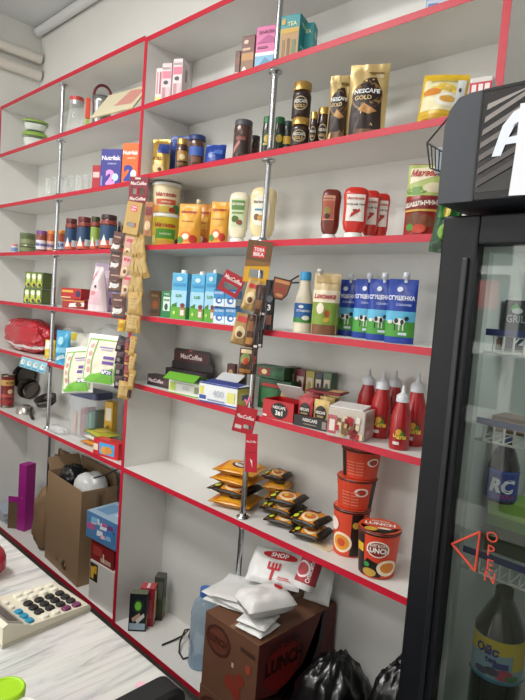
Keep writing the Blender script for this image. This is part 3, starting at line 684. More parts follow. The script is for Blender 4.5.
# storage tub of sweets
L = lay(72, 106, 390, 'L7', .11, rot=30, z=z7); w, h, d = .20, L.h, .10
t = thing('storage_tub', 'clear plastic tub with dark blue lid holding coloured packets', 'tub', (L.x, .115, z7), math.radians(8))
m = MB(); TUB = CLEAR('finish_tub_plastic', '#cfd6de', .22, .2)
m.loft([(0, w * .46, d * .46, 6, TUB), (h * .86, w * .5, d * .5, 6, TUB)], 40, TUB, None); m.build('tub_body', t)
m = MB(); bl = C('#3c4568', .4); m.loft([(h * .862, w * .51, d * .52, 6, bl), (h * .95, w * .51, d * .52, 6, bl), (h, w * .48, d * .48, 6, bl)], 40, bl, bl); m.build('tub_lid', t)
for i, (x, c, lb) in enumerate(((-.07, '#d8a98a', 'beige'), (-.04, '#c9bfae', 'grey'), (-.008, '#b5404a', 'red'), (.016, '#2f7d5f', 'dark green'), (.040, '#3f9a6a', 'mid green'), (.063, '#2a6a50', 'deep green'))):
    m = MB(); m.box(-.010, .010, -.028, .028, .003, h * (.5 + .06 * (i % 3)), C(c, .4), .002); ang = math.radians(8)
    m.build('sweet_packet', None, (L.x + x * math.cos(ang), .115 + x * math.sin(ang), z7), ang, lb + ' upright packet inside the clear storage tub', 'packet', 'packets in the storage tub')
carton('yellow_box', 'small yellow box with white label behind the hanging sachets', 'box', (104, 112, 402, 'L7', .12), .04, '#d9a92c', front=[R(.15, .55, .85, .85, '#efe6d0'), D(.5, .3, .2, .15, '#8a6a2a')], rot=28)
p = at_z(92, 441, z7)
stack = []
zz = z7 + .002
for i, (c, lb, it) in enumerate((('#d98a2c', 'flat orange plate-like packet at the bottom of the little pile', [R(.2, .2, .8, .8, '#c8402c')]), ('#d9d6cf', 'flat white and grey packet in the middle of the little pile', [R(.15, .3, .85, .7, '#5a4a4a'), R(.2, .4, .6, .6, '#c9b9a0')]), ('#b5b53a', 'flat yellow-green noodle packet on top of the little pile', [D(.5, .5, .25, .3, '#e0c95a'), R(.05, .1, .25, .9, '#5a7a2a')]))):
    m = pillow(.16, .09, .022, c, it, i + 20, sag=.002); m.build('flat_packet', None, (1.010 + .010 * i, .074 - .003 * i, zz), .12 - .1 * i, lb, 'packet', 'little pile of flat packets'); zz += .0238
m = MB(); L = lay(93, 119, 438, 'L7', .012, rot=14, z=z7); 
carton('biscuit_box', 'red and blue biscuit box lying at the shelf front', 'box', (93, 118, 441, 'L7', .006), .045, '#c8242e', front=[R(.25, .15, .85, .85, '#4aa3dc'), D(.45, .4, .14, .24, '#e0a050'), D(.62, .45, .14, .24, '#d8903c'), R(.02, .3, .2, .7, '#e9d9c0')], topd=[R(.1, .2, .5, .8, '#e05a50')], rot=12)
L = lay(112, 122, 402, 'L7', .08, rot=20, z=z7); m = blob(.07, .07, .145, CLEAR('finish_bag_tinted', '#9fb5b8', .4, .2), 15, .12, 4, 30); m.build('clear_bag_of_sweets', None, (1.215, .105, z7), 0, 'clear upright bag of sweets at the divider', 'bag')
# ---------------------------------------------------------------- right bay, top cell: boxes
pk = lambda c: [R(.05, .62, .95, .8, c), T('КАКАО', .5, .87, .06, '#8a5a62', .8), R(.1, .1, .45, .4, '#b9868f'), R(.5, .1, .9, .4, '#d9b9bd'), D(.45, .52, .25, .05, '#3a2a2e'), R(.1, .02, .9, .08, '#9a8a8e')]
carton('drink_mix_box', 'slim white and green sweetener box, first in the row by the divider', 'box', (155.5, 161.5, 68, 'R2', .03), .05, '#e4d6d8', front=[R(.15, .3, .4, .9, '#c88a92'), R(.6, .3, .9, .9, '#a85a6a'), R(.0, .1, 1, .22, '#d8d06a'), R(.5, 0, .8, .14, '#3f9a52')], rot=28)
carton('drink_mix_box', 'pink and white mix box with grey corner, second in the row by the divider', 'box', (161.5, 171, 63, 'R2', .035), .05, '#d9c9cc', front=pk('#e0788f'), rot=28)
carton('drink_mix_box', 'pink and white mix box with yellow foot, third in the row by the divider', 'box', (172.5, 182, 58.5, 'R2', .035), .055, '#e0d0d2', front=pk('#e5708a'), right=[R(.1, .1, .9, .9, '#d3c3c6'), R(.2, .0, .9, .16, '#e3d24a'), R(.4, .5, .7, .8, '#8a7a80')], rot=28, side='#ddd0d3')
carton('cereal_box', 'narrow dark brown box at the left of the tall boxes', 'box', (234.5, 239.5, 50.5, 'R2', .07), .05, '#6a4038', front=[R(.1, .1, .9, .4, '#d8cdbf'), R(.1, .6, .9, .8, '#8a5a4a')], rot=22)
carton('cereal_box', 'brown and tan box between the dark box and the pink box', 'box', (241, 254, 35.5, 'R2', .035), .04, '#6b3a30', front=[R(.04, .4, .96, .58, '#b98a52'), R(.04, .02, .96, .4, '#8a6a50'), D(.35, .85, .18, .05, '#d9c9b0'), R(.1, .64, .7, .7, '#d0b090'), D(.3, .15, .16, .1, '#e5dccf')], rot=18)
carton('wafer_box', 'pink and sky-blue box beside the pole', 'box', (255.5, 276, 25.5, 'R2', .035), .045, '#d2629c', front=[R(0, .02, 1, .34, '#7fb4d6'), R(0, .34, 1, .42, '#dfe9f0'), G([(.05, .05), (.5, .3), (.95, .12), (.95, .02), (.05, .02)], '#4f8fb0'), G([(.05, .62), (.6, .8), (.95, .7), (.95, .62)], '#b04a86'), T('ВАФЛИ', .5, .86, .09, '#7a2a5a', .7), R(.1, .5, .6, .55, '#8a3a6a')], right=[R(.15, .1, .85, .9, '#7d3566')], side='#6a2a52', rot=18)
carton('tea_box', 'teal box with ornate tan panel right of the pole', 'box', (279.5, 299, 14.5, 'R2', .03), .05, '#1f8a90', front=[R(.03, .02, .97, .62, '#b08a5a'), R(.03, .62, .97, .72, '#c9a03a'), R(.15, .08, .3, .48, '#8a6a42'), R(.4, .1, .55, .5, '#7a5a3a'), R(.65, .06, .85, .46, '#6a7a52'), T('TEA', .62, .8, .09, '#d9e0b0', .5), D(.18, .86, .1, .07, '#c9a24a')], right=[T('TEA', .5, .8, .08, '#d9e0b0', .6), R(.2, .3, .8, .36, '#8fc0c0')], rot=16, side='#1d7a80')
carton('tea_box', 'smaller teal box behind the ornate teal box', 'box', (300, 313, 22.5, 'R2', .075), .045, '#238f92', front=[T('TEA', .5, .8, .09, '#d9e0b0', .6)], right=[T('TEA', .5, .75, .1, '#d9e0b0', .7), R(.2, .3, .8, .36, '#8fc0c0')], rot=26, side='#1f8288')
carton('snack_box', 'blue and white box at the top right, cut by the photo edge', 'box', (426, 452, -14, 'R2', .03), .05, '#8fa6c9', front=[R(.05, .1, .95, .5, '#c9d3e6'), R(.1, .2, .5, .36, '#6a86bc')], rot=20)
# ---------------------------------------------------------------- right bay, second cell: coffee
pouch('coffee_pouch', 'gold coffee pouch with blue label by the divider', 'pouch', (149, 167, 137.5, 'R3', .03), .05, GOLD, [R(.45, .60, .98, .86, '#24408c'), T('GOLD', .45, .46, .09, '#6a4a22', .8), D(.5, .2, .3, .12, '#e0c890'), D(.62, .16, .1, .05, '#6a4526')], rot=30, seed=31)
pouch('coffee_pouch', 'tall royal blue coffee pouch behind the two glass jars', 'pouch', (167, 197, 134, 'R3', .11), .05, '#1f4496', [R(.05, .85, .95, .88, '#3a62b4'), D(.4, .5, .2, .12, '#3a62b4')], rot=30, seed=32)
def brown(): return '#4a2a1c'
vessel('coffee_jar', 'small coffee jar with gold lid in front of the blue pouch', 'jar', (175.5, 189, 139.5, 'R3', .03), jar(brown(), GOLD, [R(.2, .3, .85, .8, '#b58a4a'), D(.5, .5, .16, .14, '#e3d3a4'), R(.2, .05, .8, .2, '#7a5228')], lh=.2, neck=.8, lr=.86))
vessel('coffee_jar', 'coffee jar with dark blue lid in front of the blue pouch', 'jar', (188.5, 205, 136.5, 'R3', .035), jar('#5a3a2c', '#24386e', [R(.1, .42, .9, .85, '#3b5fae'), R(.3, .1, .7, .35, '#7a4a38')], lh=.16, neck=.9, lr=1.0))
pouch('coffee_pouch', 'short blue coffee pouch slumped right of the blue-lidded jar', 'pouch', (203, 223, 143, 'R3', .04), .04, '#22439a', [R(.5, .5, .9, .7, '#4a6fc0'), D(.35, .4, .12, .1, '#8fa8d8')], rot=30, seed=33, tilt=-.12)
vessel('coffee_jar', 'large dark coffee jar with charcoal lid, left of the pole', 'jar', (233.5, 252, 121.5, 'R3', .045), jar('#4d2f26', '#4a4a50', [D(.4, .45, .3, .35, '#2c1c1a'), R(.2, .6, .6, .72, '#8a4a44'), G([(.1, .1), (.4, .5), (.35, .6), (.05, .3)], '#b3736a')], lh=.15, neck=.93, lr=.95, z0=.05, z1=.75))
vessel('coffee_jar', 'small dark coffee jar half behind the large dark jar', 'jar', (249.5, 259.5, 136.5, 'R3', .11), jar('#3f2620', '#3a3a40', [R(.1, .3, .9, .8, '#5a2a2a')], lh=.15, neck=.93, lr=.95))
vessel('coffee_jar', 'green-lidded coffee jar just left of the pole', 'jar', (262, 273, 117.5, 'R3', .05), jar('#2c2a20', GREENLID, [R(0, .25, 1, .8, '#1d3a2a'), D(.5, .55, .26, .16, '#d0b04a'), R(.2, .3, .8, .38, '#c9b25a')], lh=.17, neck=.85, lr=.92))
vessel('coffee_jar', 'green-lidded coffee jar just right of the pole', 'jar', (274, 284, 118, 'R3', .06), jar('#2c2a20', GREENLID, [R(0, .25, 1, .8, '#1d3a2a'), D(.5, .55, .26, .16, '#d0b04a')], lh=.17, neck=.85, lr=.92))
vessel('coffee_jar', 'short black jar with yellow band behind the gold-lidded stack', 'jar', (282.5, 292, 122, 'R3', .075), jar('#202824', '#26463c', [R(0, .4, 1, .75, '#c9a33a'), R(.2, .1, .8, .3, '#3a5a4c')], lh=.15, neck=.93, lr=.97))
ND = lambda s=.15: [R(0, .08, 1, .88, '#2a1a16'), D(.45, .5, .30, .3, '#c0aa84'), D(.45, .5, .26, .26, '#1c1312'), T('NESCAFE', .45, .58, s, '#e8e2d4', .5), T('GOLD', .45, .38, s, '#d9b878', .4)]
a = vessel('coffee_jar', 'gold-lidded coffee jar at the bottom of the two-jar stack', 'jar', (291, 309, 119.5, 'R3', .035), jar('#33201a', GOLD, ND(), lh=.24, neck=.86, lr=.98, z0=.04, z1=.7, sh=.85), group='stack of two gold-lidded jars')
vessel('coffee_jar', 'gold-lidded coffee jar standing on top of another jar', 'jar', (292.5, 311, 84, 'R3', .035), jar('#33201a', GOLD, ND(), lh=.24, neck=.86, lr=.98, z0=.04, z1=.7, sh=.85), z=top_of(a) + .0008, group='stack of two gold-lidded jars')
vessel('coffee_jar', 'slim gold-lidded coffee jar right of the stack', 'jar', (309.5, 317, 112.5, 'R3', .05), jar('#3a241a', GOLD, ND(.1), lh=.2, neck=.86, lr=.98))
vessel('coffee_jar', 'gold-lidded coffee jar half hidden by the smaller coffee pouch', 'jar', (317, 329, 108.5, 'R3', .075), jar('#3a241a', GOLD, ND(.1), lh=.17, neck=.86, lr=.98))
GP = lambda: [G([(.06, .0), (.94, .0), (.9, .3), (.88, .62), (.7, .80), (.4, .78), (.14, .60), (.08, .3)], '#2b1a19'), D(.5, .55, .40, .2, '#8a6a3c'), D(.5, .555, .37, .18, '#241616'), T('NESCAFE', .5, .61, .062, '#eef0f2', .74, bold=.03), T('GOLD', .42, .52, .060, '#d9c08a', .5, bold=.02), G([(.3, .36), (.45, .45), (.8, .34), (.6, .3)], '#b98a52'), R(.25, .03, .85, .12, '#7a5a44'), D(.7, .86, .2, .02, '#7a6230')]
pouch('coffee_pouch', 'smaller dark brown and gold coffee pouch, front left of the large pouch', 'pouch', (327, 349, 71, 'R3', .02), .055, GOLDL, GP(), rot=30, seed=35, wob=.007, tilt=-.02)
pouch('coffee_pouch', 'large dark brown and gold coffee pouch, tallest on the coffee shelf', 'pouch', (347, 385, 59.5, 'R3', .035), .06, GOLDL, GP() + [T('1000', .78, .82, .05, '#e8dcc0', .2)], rot=26, seed=36, wob=.008, neck=1.04)
pouch('pasta_bag', 'yellow food bag with white front panel near the fridge', 'bag', (416, 463, 70, 'R3', .03), .075, '#d9b32a', [R(.06, .2, .94, .86, '#e6dfb4'), G([(.06, .44), (.5, .62), (.94, .5), (.94, .62), (.5, .78), (.06, .62)], '#e2c04a'), D(.27, .56, .2, .09, '#d98a3a'), D(.63, .4, .28, .13, '#efece0'), D(.63, .41, .17, .07, '#dba84a'), R(.2, .80, .8, .85, '#c9b45a'), R(.78, .22, .96, .86, '#e2e8ea'), D(.86, .62, .03, .05, '#4a4a4a'), R(.1, .03, .9, .12, '#c99a1c')], rot=22, seed=37, wob=.006, tilt=-.05, roll=.07)
# ---------------------------------------------------------------- right bay, third cell: sauces
MH = lambda band, c2: [R(0, .0, 1, .97, '#dcc9a0'), G([(.1, .45), (.9, .45), (.9, .95), (.1, .95)], '#e8d9b6'), T('Махеевъ', .5, .68, .17, '#a8342c', .86, bold=.03), R(.22, .3, .78, .5, band), T('МАЙОНЕЗ', .5, .40, .08, '#f3efe0', .5), D(.2, .14, .16, .14, '#d98a3a'), D(.5, .12, .2, .12, '#c9b04a'), D(.82, .16, .14, .16, c2), D(.68, .1, .1, .1, '#a83a2a')]
def MG(): return [R(0, 0, 1, .97, '#d9c22a'), T('Махеевъ', .5, .74, .17, '#b0342c', .86, bold=.03), R(.22, .24, .8, .6, '#4f9a32'), T('МАЙОНЕЗ', .5, .42, .09, '#f3f3d0', .5), D(.12, .2, .1, .16, '#e6dc8a'), D(.9, .16, .1, .12, '#3a2a4a'), D(.5, .1, .25, .1, '#d8a03a')]
a = vessel('mayonnaise_pail', 'yellow and green labelled pail with white lid, lower of the stack', 'pail', (151, 179.5, 215.5, 'R4', .071), pail('#d8c42c', '#e6e6e0', MG()), group='stacked pails with white lids')
vessel('mayonnaise_pail', 'cream and red labelled pail with white lid, upper of the stack', 'pail', (151.5, 181, 184.5, 'R4', .071), pail('#d9c7a0', '#e3e2dc', MH('#c85a32', '#3f8a3a')), z=top_of(a) + .0008, group='stacked pails with white lids')
PM = lambda: [T('Махеевъ', .5, .80, .075, '#a8342c', .8, bold=.03), R(.15, .42, .85, .7, '#e6b04a'), T('Провансаль', .5, .56, .05, '#b04a2a', .66), D(.45, .2, .28, .12, '#e0762a'), D(.45, .2, .16, .07, '#efe6cf'), D(.2, .12, .15, .08, '#4f8a32'), D(.78, .14, .16, .1, '#c03a2a')]
pouch('mayonnaise_pouch', 'orange mayonnaise pouch with corner spout, next to the stacked pails', 'pouch', (176, 198, 202.5, 'R4', .03), .05, '#e8a53c', PM(), rot=30, seed=41, spout=(.85, C('#e8dcb0', .4), .014), group='orange mayonnaise pouches')
pouch('mayonnaise_pouch', 'orange mayonnaise pouch mostly hidden between two others', 'pouch', (196, 209, 203, 'R4', .115), .03, '#d98f2c', PM(), rot=30, seed=42, group='orange mayonnaise pouches')
pouch('mayonnaise_pouch', 'orange mayonnaise pouch leaning against the pale mayonnaise bottle', 'pouch', (208, 226.5, 200.5, 'R4', .03), .04, '#e6a63c', PM(), rot=30, seed=43, group='orange mayonnaise pouches', tilt=-.05)
def squeeze(name, label, pos, body, cap, dec, group=None, capfrac=.12):
    L = lay(*pos, rot=30); w, h = L.w, L.h; b = C(body, .3, coat=.2); c = C(cap, .4)
    t = thing(name, label, 'bottle', (L.x, L.y, L.z), math.radians(34), group); w *= .97
    s = [(h * capfrac, w * .30, w * .27, 2, b), (h * (capfrac + .05), w * .40, w * .28, 2.4, b), (h * .3, w * .47, w * .30, 2.6, b), (h * .62, w * .46, w * .29, 2.6, b), (h * .86, w * .5, w * .31, 2.6, b), (h * .96, w * .44, w * .27, 2.6, b), (h, w * .30, w * .18, 2.4, b)]
    m = MB(); m.loft(s, 36, b, b); S = S_loft(s, h * .25, h * .9, 2.4); decals(m, S, w * .95, h * .65, dec, True, .001, .0003); m.build('bottle_body', t)
    m = MB(); m.loft([(0, w * .36, w * .30, 2, c), (h * capfrac * .8, w * .35, w * .3, 2, c), (h * capfrac - .0004, w * .28, w * .25, 2, c)], 28, c, c); m.build('bottle_cap', t)
    return t
squeeze('mayonnaise_bottle', 'upturned mayonnaise squeeze bottle with green olive label', (228.5, 248.5, 193, 'R4', .06), '#e6dfc4', '#e9e9e6', [R(.22, .12, .78, .95, '#c9d6b0'), R(.25, .62, .75, .9, '#5f8a4a'), T('Махеевъ', .5, .8, .1, '#eef3d8', .44), D(.42, .35, .12, .1, '#4f6a2a'), D(.58, .25, .1, .08, '#8a4a3a'), R(.3, .5, .7, .56, '#7a9a5a')])
squeeze('mayonnaise_bottle', 'upturned mayonnaise squeeze bottle with quail-egg label behind the pole', (249.5, 276, 188.5, 'R4', .06), '#e9d7a4', '#eeeeea', [D(.45, .5, .3, .42, '#eeeadb'), T('Махеевъ', .45, .74, .08, '#5a4a2a', .4), D(.38, .32, .1, .09, '#7a5a3a'), D(.5, .3, .09, .08, '#c99a4a'), R(.3, .5, .62, .55, '#4a90b0')])
squeeze('barbecue_sauce_bottle', 'brown sauce bottle with pale label and white cap, left of the ketchups', (320.5, 340.5, 190, 'R4', .055), '#6a2416', '#e9e9e6', [R(.12, .22, .62, .95, '#c98f74'), R(.14, .25, .6, .8, '#a8503a'), T('Барбекю', .37, .86, .06, '#5a2018', .4), D(.37, .5, .14, .12, '#8a7a3a'), D(.4, .34, .1, .08, '#3a1a14')], capfrac=.13)
kd = lambda: [R(.2, .12, .80, .92, '#ece6de'), R(.22, .82, .78, .9, '#ece6de'), T('Махеевъ', .5, .80, .08, '#c03a2a', .5), T('Острый Чили', .5, .62, .075, '#2a2020', .54, bold=.02), G([(.38, .22), (.62, .42), (.6, .5), (.42, .36)], '#c0241c'), D(.5, .44, .05, .04, '#8a2a20')]
for u0, u1, vt, y, la in ((342, 368, 188, .035, 'red chili ketchup squeeze bottle with white label, front one'), (362, 379, 191, .09, 'red ketchup squeeze bottle half hidden behind the front one'), (373, 389, 194, .125, 'red ketchup squeeze bottle furthest right, behind the others')):
    squeeze('ketchup_bottle', la, (u0, u1, vt, 'R4', y), '#c9271b', '#eeeeea', kd(), 'red ketchup squeeze bottles')
pouch('marinade_pouch', 'large red and green shashlik ketchup pouch by the fridge', 'pouch', (404, 442, 161, 'R4', .03), .055, '#96201c', [R(.0, .55, 1, .99, '#a9b96a'), D(.3, .62, .3, .06, '#5f8a32'), D(.75, .66, .3, .07, '#d9cfae'), G([(.08, .72), (.92, .84), (.92, .97), (.08, .94)], '#e6dcc0'), T('Махеевъ', .5, .87, .10, '#b02a2a', .84, shear=.3, bold=.03), G([(0, .48), (1, .56), (1, .40), (0, .34)], '#7a1416'), T('ШАШЛЫЧНЫЙ', .5, .45, .085, '#efe6da', .96, bold=.04, ang=.08), D(.3, .22, .24, .10, '#6a3a22'), D(.62, .2, .2, .09, '#7a4428'), D(.45, .1, .2, .06, '#c0402a'), D(.2, .12, .1, .05, '#4f8a32'), R(.0, .33, 1, .36, '#c9a04a')], rot=20, seed=45, wob=.004)
# ---------------------------------------------------------------- right bay, fourth cell: milk
carton('coffee_box', 'brown carton with cup picture, half behind the hanging sachets', 'box', (149, 160, 290.5, 'R5', .05), .05, '#7a5a3e', front=[D(.55, .45, .25, .16, '#b0602a'), R(.1, .1, .9, .25, '#5a3e2a'), R(.2, .75, .8, .85, '#a88a62')], rot=28)
carton('chicory_box', 'green carton with white panel beside the brown carton', 'box', (161, 171.5, 291, 'R5', .03), .05, '#1f7a46', front=[R(.2, .25, .85, .78, '#dde6dc'), D(.5, .4, .16, .13, '#2a5a3a'), T('ЭКО', .5, .88, .08, '#dfeee0', .6), R(.25, .62, .8, .7, '#6a9a7a')], rot=28)
def milk(la, u0, u1, vt, y, d=.07, rot=28):
    L = lay(u0, u1, vt, 'R5', y, rot=rot); w, h = L.w, L.h; t = thing('milk_carton', la, 'carton', origin(L, d), L.r, 'blue and green milk cartons'); hb = h * .93
    m = MB(); b = C('#5fb4dc', .35)
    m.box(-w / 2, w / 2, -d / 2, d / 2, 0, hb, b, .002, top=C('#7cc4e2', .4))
    f = [R(.0, .0, 1, .26, '#5faa32'), R(.0, .26, 1, .62, '#a9d8ec'), G([(.05, .3), (.4, .36), (.4, .26), (.05, .26)], '#3f7f2a'), R(.62, .06, .95, .26, '#b07a5a'), D(.78, .3, .16, .05, '#7a3a2a'), R(.66, .08, .9, .2, '#e6ded0'), T('3,2%', .5, .5, .07, '#3a9a4a', .6, bold=.03), R(.1, .72, .9, .78, '#3f98cc'), D(.5, .87, .2, .05, '#cfe8f4'), D(.25, .13, .08, .04, '#cfe07a')]
    decals(m, S_front(w, d, hb), w, hb, f, False, .0004)
    decals(m, S_right(w, d, hb), d, hb, [R(0, 0, 1, .26, '#4f9a2c'), R(.15, .35, .85, .85, '#8fcce6')], False, .0004)
    m.build('carton_body', t)
    m = MB(); c = C('#ececea', .4); m.loft([(hb + .0004, w * .2, w * .2, 2, c), (h, w * .19, w * .19, 2, c)], 18, c, c); o = m.build('screw_cap', t); o.location = (w * .05, -d * .1, 0)
for a in (('milk carton with white cap at the left end of the milk row', 171.5, 186.5, 269.5, .03), ('milk carton set back, second in the milk row', 187, 199, 273, .107), ('milk carton with green tree print, third in the milk row', 190.5, 204, 271, .035), ('milk carton at the right end of the milk row', 205, 215.5, 269, .035)): milk(*a)
CM = lambda: [R(.0, .0, 1, .45, '#dfeaf2'), D(.5, .35, .3, .2, '#2f6fb4'), D(.55, .35, .16, .1, '#e9f0f6'), T('МОЛОКО', .5, .8, .14, '#e9f3fa', .8), R(0, .94, 1, 1, '#1f5aa0')]
a = None
for row in range(2):
    tops = []
    for i, (u0, u1) in enumerate(((213.5, 224.5), (225, 236))):
        vt = (307.5, 289.5)[row]
        o = carton('milk_tin_carton', ('blue and white small carton, %s of the square stack' % (('bottom left', 'bottom right'), ('top left', 'top right'))[row][i]), 'carton', (u0, u1, vt, 'R5', .035 - .006 * i), .05, '#3f8fc8', front=CM(), right=[R(.1, .1, .9, .5, '#dfeaf2')], rot=26, z=None if row == 0 else a, group='square stack of small blue cartons'); tops.append(o)
    a = max(top_of(o) for o in tops) + .0008
def cream_bottle():
    b = C('#e4dcc6', .35); lb = C('#2f6cb0', .4)
    def f(Rr, h): 
        s = [(0, Rr * .95, Rr * .95, 2, b), (h * .03, Rr, Rr, 2, b), (h * .5, Rr, Rr, 2, b), (h * .58, Rr * .9, Rr * .9, 2, b), (h * .74, Rr * .62, Rr * .62, 2, b), (h * .86, Rr * .52, Rr * .52, 2, b)]
        return s, b, b, [(h * .16, h * .48, 2.9, [R(0, 0, 1, 1, '#2c66ad'), T('СГУЩЕНКА', .5, .6, .13, '#eef4fa', .8, bold=.03), D(.4, .82, .1, .08, '#e8eef4'), R(0, .0, 1, .25, '#3f8a42'), D(.6, .25, .14, .12, '#efefe6')])]
    def g(Rr, h):
        c = C('#3a9ad0', .4); q = Rr * .6; return [(h * .862, q, q, 2, c), (h * .97, q, q, 2, c), (h, q * .92, q * .92, 2, c)], c, c, []
    return [('bottle_body', f), ('bottle_cap', g)]
vessel('cream_bottle', 'cream coloured milk bottle with blue cap and blue label', 'bottle', (295, 313, 272, 'R5', .06), cream_bottle())
pouch('condensed_milk_pouch', 'beige and green condensed milk pouch with cow picture beside the cream bottle', 'pouch', (311, 338, 272.5, 'R5', .045), .05, '#c9b48a', [R(.0, .0, 1, .16, '#7a4f32'), R(0, .16, 1, .52, '#7f9a3c'), D(.35, .42, .14, .09, '#e3d6c4'), D(.62, .34, .1, .06, '#b05a3a'), R(.0, .52, 1, .72, '#e4d9bc'), T('Lакомка', .48, .62, .085, '#b02a3a', .8, shear=.2, bold=.03), R(.1, .84, .9, .96, '#b59a6a'), D(.6, .24, .1, .04, '#d9b03a')], rot=28, seed=51, spout=(.18, C('#e3e3dc', .4), .010))
BP = lambda: [R(0, .0, 1, .10, '#1f3f9c'), R(0, .10, 1, .34, '#4a9a3a'), R(0, .34, 1, .5, '#5fb8dc'), R(.34, .2, .38, .32, '#26282c'), R(.62, .2, .66, .32, '#efefe8'), R(.5, .2, .53, .3, '#efefe8'), D(.5, .34, .2, .05, '#efefe8'), D(.4, .35, .07, .04, '#26282c'), D(.6, .335, .06, .04, '#26282c'), D(.74, .39, .07, .035, '#26282c'), D(.18, .33, .09, .03, '#d9e0d9'), T('СГУЩЕНКА', .5, .70, .085, '#eef2fb', .9, bold=.03), T('С САХАРОМ', .6, .60, .035, '#c9d4f0', .5), D(.42, .84, .10, .04, '#d9e0f4'), R(.5, .13, .78, .17, '#d9e6f0')]
for i, (u0, u1, vt, y, rt) in enumerate(((333.5, 358, 279.5, .125, 24), (353, 376, 279, .092, 24), (367, 392, 279, .060, 24), (385.5, 415, 279, .028, 20))):
    pouch('condensed_milk_pouch', ('blue condensed milk pouch with cow, leftmost of the four', 'blue condensed milk pouch with cow, second of the four from left', 'blue condensed milk pouch with cow, third of the four from left', 'blue condensed milk pouch with cow, rightmost and fully visible of the four')[i], 'pouch', (u0, u1, vt, 'R5', y), .027, '#1d3f9e', BP(), rot=rt, seed=52 + i, spout=(.58, C('#dfe4ee', .4), .016), group='four blue condensed milk pouches', wob=.003)
# ---------------------------------------------------------------- right bay, fifth cell: coffee boxes
z6 = ztop('R6')
carton('coffee_tray_box', 'long flat dark coffee tray box by the divider', 'box', (147, 172, 376, 'R6', .03), .04, '#2c2224', front=[T('MacCoffee', .35, .5, .36, '#d9c4c4', .6, shear=.1), R(.65, .2, .95, .8, '#4a3030')], topd=[R(.05, .1, .95, .9, '#3c2e30')], rot=4)
L = lay(172, 213, 350, 'R6', .15, rot=8); m = MB(); w, h = L.w, L.h; pts = [(-.5, 0), (.5, 0), (.5, .62), (.44, .66), (.40, .95), (.36, 1), (-.42, 1), (-.46, .95), (-.46, .66), (-.5, .62)]
n = len(pts); bk = C('#241a1c', .4)
m.add([(x * w, -.003, z * h) for x, z in pts] + [(x * w, .003, z * h) for x, z in pts], [tuple(range(n)), tuple(n + i for i in reversed(range(n)))] + [((i + 1) % n, i, n + i, n + (i + 1) % n) for i in range(n)], bk)
m.box(-w / 2, w / 2, -.035, -.0032, 0, h * .45, bk, .001)
S = lambda a, b, o: Vector(((a - .5) * w, -.003 - o, b * h)); decals(m, S, w, h, [R(.07, .66, .88, .93, '#4a1c20'), T('MacCoffee', .47, .80, .14, '#e6d6d0', .72, bold=.03), D(.45, .96, .05, .02, '#c0403a')], False, .0004)
m.build('coffee_display_box', None, (L.x, L.y, L.z), L.r, 'dark coffee display box with tall rounded back card', 'box')
def openbox(name, label, pos, d, col, edge, front, side, rot, flap=None, z=None):
    L = lay(*pos, rot=rot, z=z); w, h = L.w, L.h; t = thing(name, label, 'box', origin(L, d), L.r); m = MB(); c = C(col, .4); i_ = C('#d0cfc8', .6); th = .0012
    m.box(-w / 2, w / 2, -d / 2, -d / 2 + th, 0, h, c); m.box(-w / 2, w / 2, d / 2 - th, d / 2, 0, h, c); m.box(-w / 2, -w / 2 + th, -d / 2 + th, d / 2 - th, 0, h, c); m.box(w / 2 - th, w / 2, -d / 2 + th, d / 2 - th, 0, h, c, right=A(side[0])); m.box(-w / 2 + th, w / 2 - th, -d / 2 + th, d / 2 - th, 0, th, i_)
    decals(m, S_front(w, d, h), w, h, [R(0, .0, 1, .07, edge), R(0, .93, 1, 1, edge)] + front, False, .0004)
    decals(m, S_right(w, d, h), d, h, [R(0, 0, 1, .07, edge), R(0, .93, 1, 1, edge)] + side[1], False, .0004)
    m.build('box_body', t)
    if flap: flap(t, w, d, h)
    return t, L, w, d, h
def green_flap(t, w, d, h):
    m = MB(); g = C('#63a52c', .4); Mx = Matrix.Translation((0, d / 2 - .002, h)) @ Matrix.Rotation(-.28, 4, 'X')
    m.box(-w * .48, w * .48, -d * 1.05, 0, .001, .003, g, M=Mx)
    Mx2 = Mx @ Matrix.Translation((0, -d * 1.05, .001)) @ Matrix.Rotation(.9, 4, 'X'); m.box(-w * .48, w * .48, -.035, -.0005, 0, .002, g, M=Mx2)
    Sx = lambda a, b, o: Mx @ Vector(((a - .5) * w * .9, -d * 1.0 + b * d * .95, .003 + o)); decals(m, Sx, w * .9, d, [R(.05, .1, .95, .9, '#a82c3a'), R(.1, .2, .5, .8, '#d9cfc8'), D(.72, .5, .14, .3, '#e8e0d8'), T('3в1', .3, .5, .3, '#b02a34', .4)], False, .0004)
    m.build('open_lid', t)
def blue_flap(t, w, d, h):
    m = MB(); g = C('#233a8c', .4); Mx = Matrix.Translation((0, -d / 2 + .001, h)) @ Matrix.Rotation(.12, 4, 'X'); m.box(-w * .40, w * .49, .0, d * .55, .001, .003, g, M=Mx)
    Mx = Matrix.Translation((-w * .1, d / 2 - .001, h)) @ Matrix.Rotation(-1.05, 4, 'X'); m.box(-w * .4, w * .2, -.001, .001, 0, .045, C('#c9ccd0', .5), M=Mx)
    m.build('open_lid', t)
openbox('sachet_box', 'open white and lime sachet box with green lid tipped back', (168.5, 200, 381, 'R6', .005), .075, '#dcdfd6', '#6aa62c', [R(.03, .2, .22, .8, '#b9d25a'), T('400', .55, .5, .34, '#c2c8cc', .5), R(.82, .25, .95, .7, '#8a9a6a'), R(.25, .75, .8, .8, '#a9b2a4')], ('#cfe0a0', [R(.1, .2, .9, .8, '#8fb84a')]), 8, green_flap)
